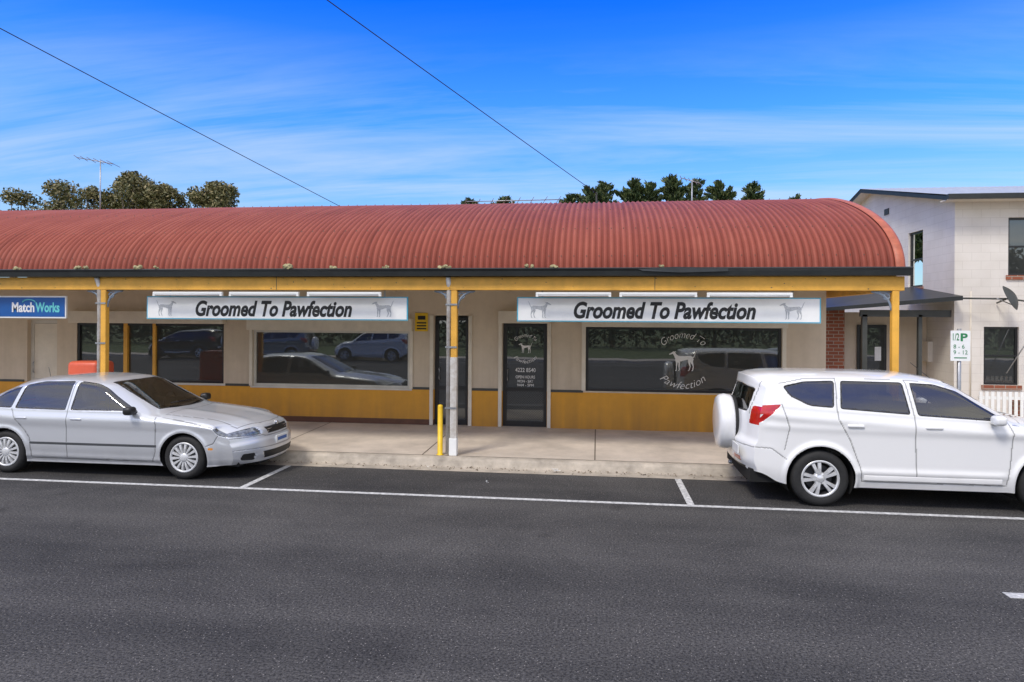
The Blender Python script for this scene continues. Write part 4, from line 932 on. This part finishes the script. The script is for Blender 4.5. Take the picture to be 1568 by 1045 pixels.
sp=[(.001,-1.165),(.25,-1.16),(.34,-1.145),(.375,-1.11),(.39,-1.05),(.38,-.97),(.36,-.94),(.001,-.93)]
lathe('spare_wheel_cover',sp,M['wpaint'],suv,56,'X',(0,.0,.95))
lathe('spare_tyre',[(.36,-.96),(.37,-.94),(.36,-.90),(.2,-.86)],M['tyre'],suv,40,'X',(0,0,.95))
box('number_plate',-.99,-.975,-.7,-.34,.62,.73,M['plate'],suv)
tube('rear_wiper',[(-.88,.0,1.2),(-.86,.35,1.24)],.009,M['trim'],suv,6)
box('exhaust',-.9,-.6,.4,.46,.25,.31,M['galv'],suv,bev=.02)
rbox('side_molding',.52,2.15,-.912,-.885,.36,.43,M['wpaint'],suv,.012)
tube('aerial',[(1.5,-.45,1.64),(1.25,-.47,1.84)],.004,M['trim'],suv,5)
box('cargo_floor',-.8,.1,-.7,.7,.75,.8,M['seat'],suv)

def parked(src,name,loc,rot,pm):
    e=inst(src,name,loc,rot)
    for c in e.children:
        if c.data and len(c.data.materials)>1 and c.name.startswith('body'):
            me=c.data.copy(); me.materials[0]=pm; c.data=me
    return e
parked(suv,'black_suv',(-22.5,-9.6,0),math.pi,M['bpaint']); parked(suv,'white_suv',(-11.2,-9.6,0),math.pi,M['wpaint'])
parked(suv,'grey_suv',(-17.0,-9.6,0),math.pi,M['gpaint']); parked(sed,'grey_sedan',(9,-9.5,0),math.pi,M['gpaint'])

# ------------------------------------------------------------------ world, sun, camera
w=bpy.data.worlds.new('World'); scene.world=w; w.use_nodes=True; nt=w.node_tree; bg=nt.nodes['Background']
sky=N(nt,'ShaderNodeTexSky',sky_type='NISHITA'); sky.sun_disc=False
sd=Vector((-.40,-.62,.92)).normalized(); el=math.asin(sd.z); sky.sun_elevation=el; sky.sun_rotation=math.atan2(sd.x,sd.y)
sky.air_density=1.0; sky.dust_density=.4; sky.ozone_density=2.5
tc=N(nt,'ShaderNodeTexCoord'); sp_=N(nt,'ShaderNodeSeparateXYZ'); L(nt,tc.outputs['Generated'],sp_.inputs[0])
tr=N(nt,'ShaderNodeValToRGB'); tr.color_ramp.elements[0].position=.10; tr.color_ramp.elements[0].color=(.66,.82,1.0,1)
tr.color_ramp.elements[1].position=.42; tr.color_ramp.elements[1].color=(.0,.27,.95,1); e_=tr.color_ramp.elements.new(.27); e_.color=(.20,.56,1.0,1)
L(nt,sp_.outputs['Z'],tr.inputs['Fac'])
tm=N(nt,'ShaderNodeMixRGB',blend_type='MULTIPLY'); tm.inputs['Fac'].default_value=1; L(nt,sky.outputs[0],tm.inputs['Color1']); L(nt,tr.outputs['Color'],tm.inputs['Color2'])
bo_=N(nt,'ShaderNodeMapRange'); bo_.inputs['From Min'].default_value=.1; bo_.inputs['From Max'].default_value=.42; bo_.inputs['To Min'].default_value=1.10; bo_.inputs['To Max'].default_value=2.1; L(nt,sp_.outputs['Z'],bo_.inputs['Value'])
tb=N(nt,'ShaderNodeVectorMath',operation='SCALE'); L(nt,tm.outputs[0],tb.inputs[0]); L(nt,bo_.outputs[0],tb.inputs['Scale'])
zc=N(nt,'ShaderNodeMath',operation='MAXIMUM'); zc.inputs[1].default_value=.0; L(nt,sp_.outputs['Z'],zc.inputs[0])
za=N(nt,'ShaderNodeMath',operation='ADD'); za.inputs[1].default_value=.12; L(nt,zc.outputs[0],za.inputs[0])
dx_=N(nt,'ShaderNodeMath',operation='DIVIDE'); L(nt,sp_.outputs['X'],dx_.inputs[0]); L(nt,za.outputs[0],dx_.inputs[1])
dy_=N(nt,'ShaderNodeMath',operation='DIVIDE'); L(nt,sp_.outputs['Y'],dy_.inputs[0]); L(nt,za.outputs[0],dy_.inputs[1])
cb=N(nt,'ShaderNodeCombineXYZ'); L(nt,dx_.outputs[0],cb.inputs['X']); L(nt,dy_.outputs[0],cb.inputs['Y'])
mp=N(nt,'ShaderNodeMapping'); mp.inputs['Scale'].default_value=(.30,1.5,1); mp.inputs['Rotation'].default_value=(0,0,.10); mp.inputs['Location'].default_value=(3.1,1.7,0); L(nt,cb.outputs[0],mp.inputs['Vector'])
n1=N(nt,'ShaderNodeTexNoise'); n1.inputs['Scale'].default_value=1.1; n1.inputs['Detail'].default_value=7; n1.inputs['Roughness'].default_value=.62; n1.inputs['Distortion'].default_value=.6; L(nt,mp.outputs[0],n1.inputs['Vector'])
r1=N(nt,'ShaderNodeValToRGB'); r1.color_ramp.elements[0].position=.43; r1.color_ramp.elements[1].position=.74; L(nt,n1.outputs['Fac'],r1.inputs['Fac'])
mr=N(nt,'ShaderNodeMapRange'); mr.inputs['From Min'].default_value=.38; mr.inputs['From Max'].default_value=.22; mr.inputs['To Min'].default_value=.02; mr.inputs['To Max'].default_value=.78; L(nt,sp_.outputs['Z'],mr.inputs['Value'])
fm_=N(nt,'ShaderNodeMath',operation='MULTIPLY'); L(nt,r1.outputs['Color'],fm_.inputs[0]); L(nt,mr.outputs[0],fm_.inputs[1])
bk=N(nt,'ShaderNodeMapRange'); bk.inputs['From Min'].default_value=.15; bk.inputs['From Max'].default_value=-.40; L(nt,sp_.outputs['Y'],bk.inputs['Value'])  # unseen cloud bank behind camera and overhead, added for soft fill light
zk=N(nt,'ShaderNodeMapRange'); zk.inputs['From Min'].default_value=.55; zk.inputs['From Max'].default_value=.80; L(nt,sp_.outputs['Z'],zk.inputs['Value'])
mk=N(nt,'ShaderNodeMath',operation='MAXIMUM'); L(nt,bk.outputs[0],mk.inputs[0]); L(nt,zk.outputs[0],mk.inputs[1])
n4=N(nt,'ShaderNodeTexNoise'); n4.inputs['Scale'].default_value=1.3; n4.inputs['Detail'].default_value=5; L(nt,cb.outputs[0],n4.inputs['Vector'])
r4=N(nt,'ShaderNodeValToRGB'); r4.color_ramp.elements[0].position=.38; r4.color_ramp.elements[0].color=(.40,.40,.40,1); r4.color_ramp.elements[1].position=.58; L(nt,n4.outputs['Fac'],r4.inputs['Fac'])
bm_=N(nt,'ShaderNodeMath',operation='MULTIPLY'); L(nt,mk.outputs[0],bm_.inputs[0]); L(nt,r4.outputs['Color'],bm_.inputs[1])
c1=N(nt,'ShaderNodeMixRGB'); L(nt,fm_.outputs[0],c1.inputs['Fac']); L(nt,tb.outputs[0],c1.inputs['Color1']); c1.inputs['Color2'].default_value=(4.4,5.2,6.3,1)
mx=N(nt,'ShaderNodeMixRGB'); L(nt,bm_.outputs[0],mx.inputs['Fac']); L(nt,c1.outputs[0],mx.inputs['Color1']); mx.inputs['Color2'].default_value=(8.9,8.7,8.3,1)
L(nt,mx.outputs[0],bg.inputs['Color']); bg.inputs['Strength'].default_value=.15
sun=bpy.data.lights.new('sun','SUN'); sun.energy=2.3; sun.angle=math.radians(14); sun.color=(1,.93,.83)
so=bpy.data.objects.new('sun',sun); so.rotation_euler=sd.to_track_quat('Z','Y').to_euler(); so.location=(0,0,30); COL.objects.link(so)
cam=bpy.data.cameras.new('camera'); cam.lens=24; cam.sensor_width=36; cam.shift_y=-.0207; cam.clip_end=2000
co=bpy.data.objects.new('camera',cam); COL.objects.link(co)
co.matrix_world=Matrix.Translation((0,0,2.37))@Matrix.Rotation(math.radians(7.1),4,'Z')@Matrix.Rotation(math.radians(90),4,'X')@Matrix.Rotation(.0065,4,'Z')
scene.camera=co
scene.view_settings.view_transform='Standard'; scene.view_settings.look='None'; scene.view_settings.exposure=0
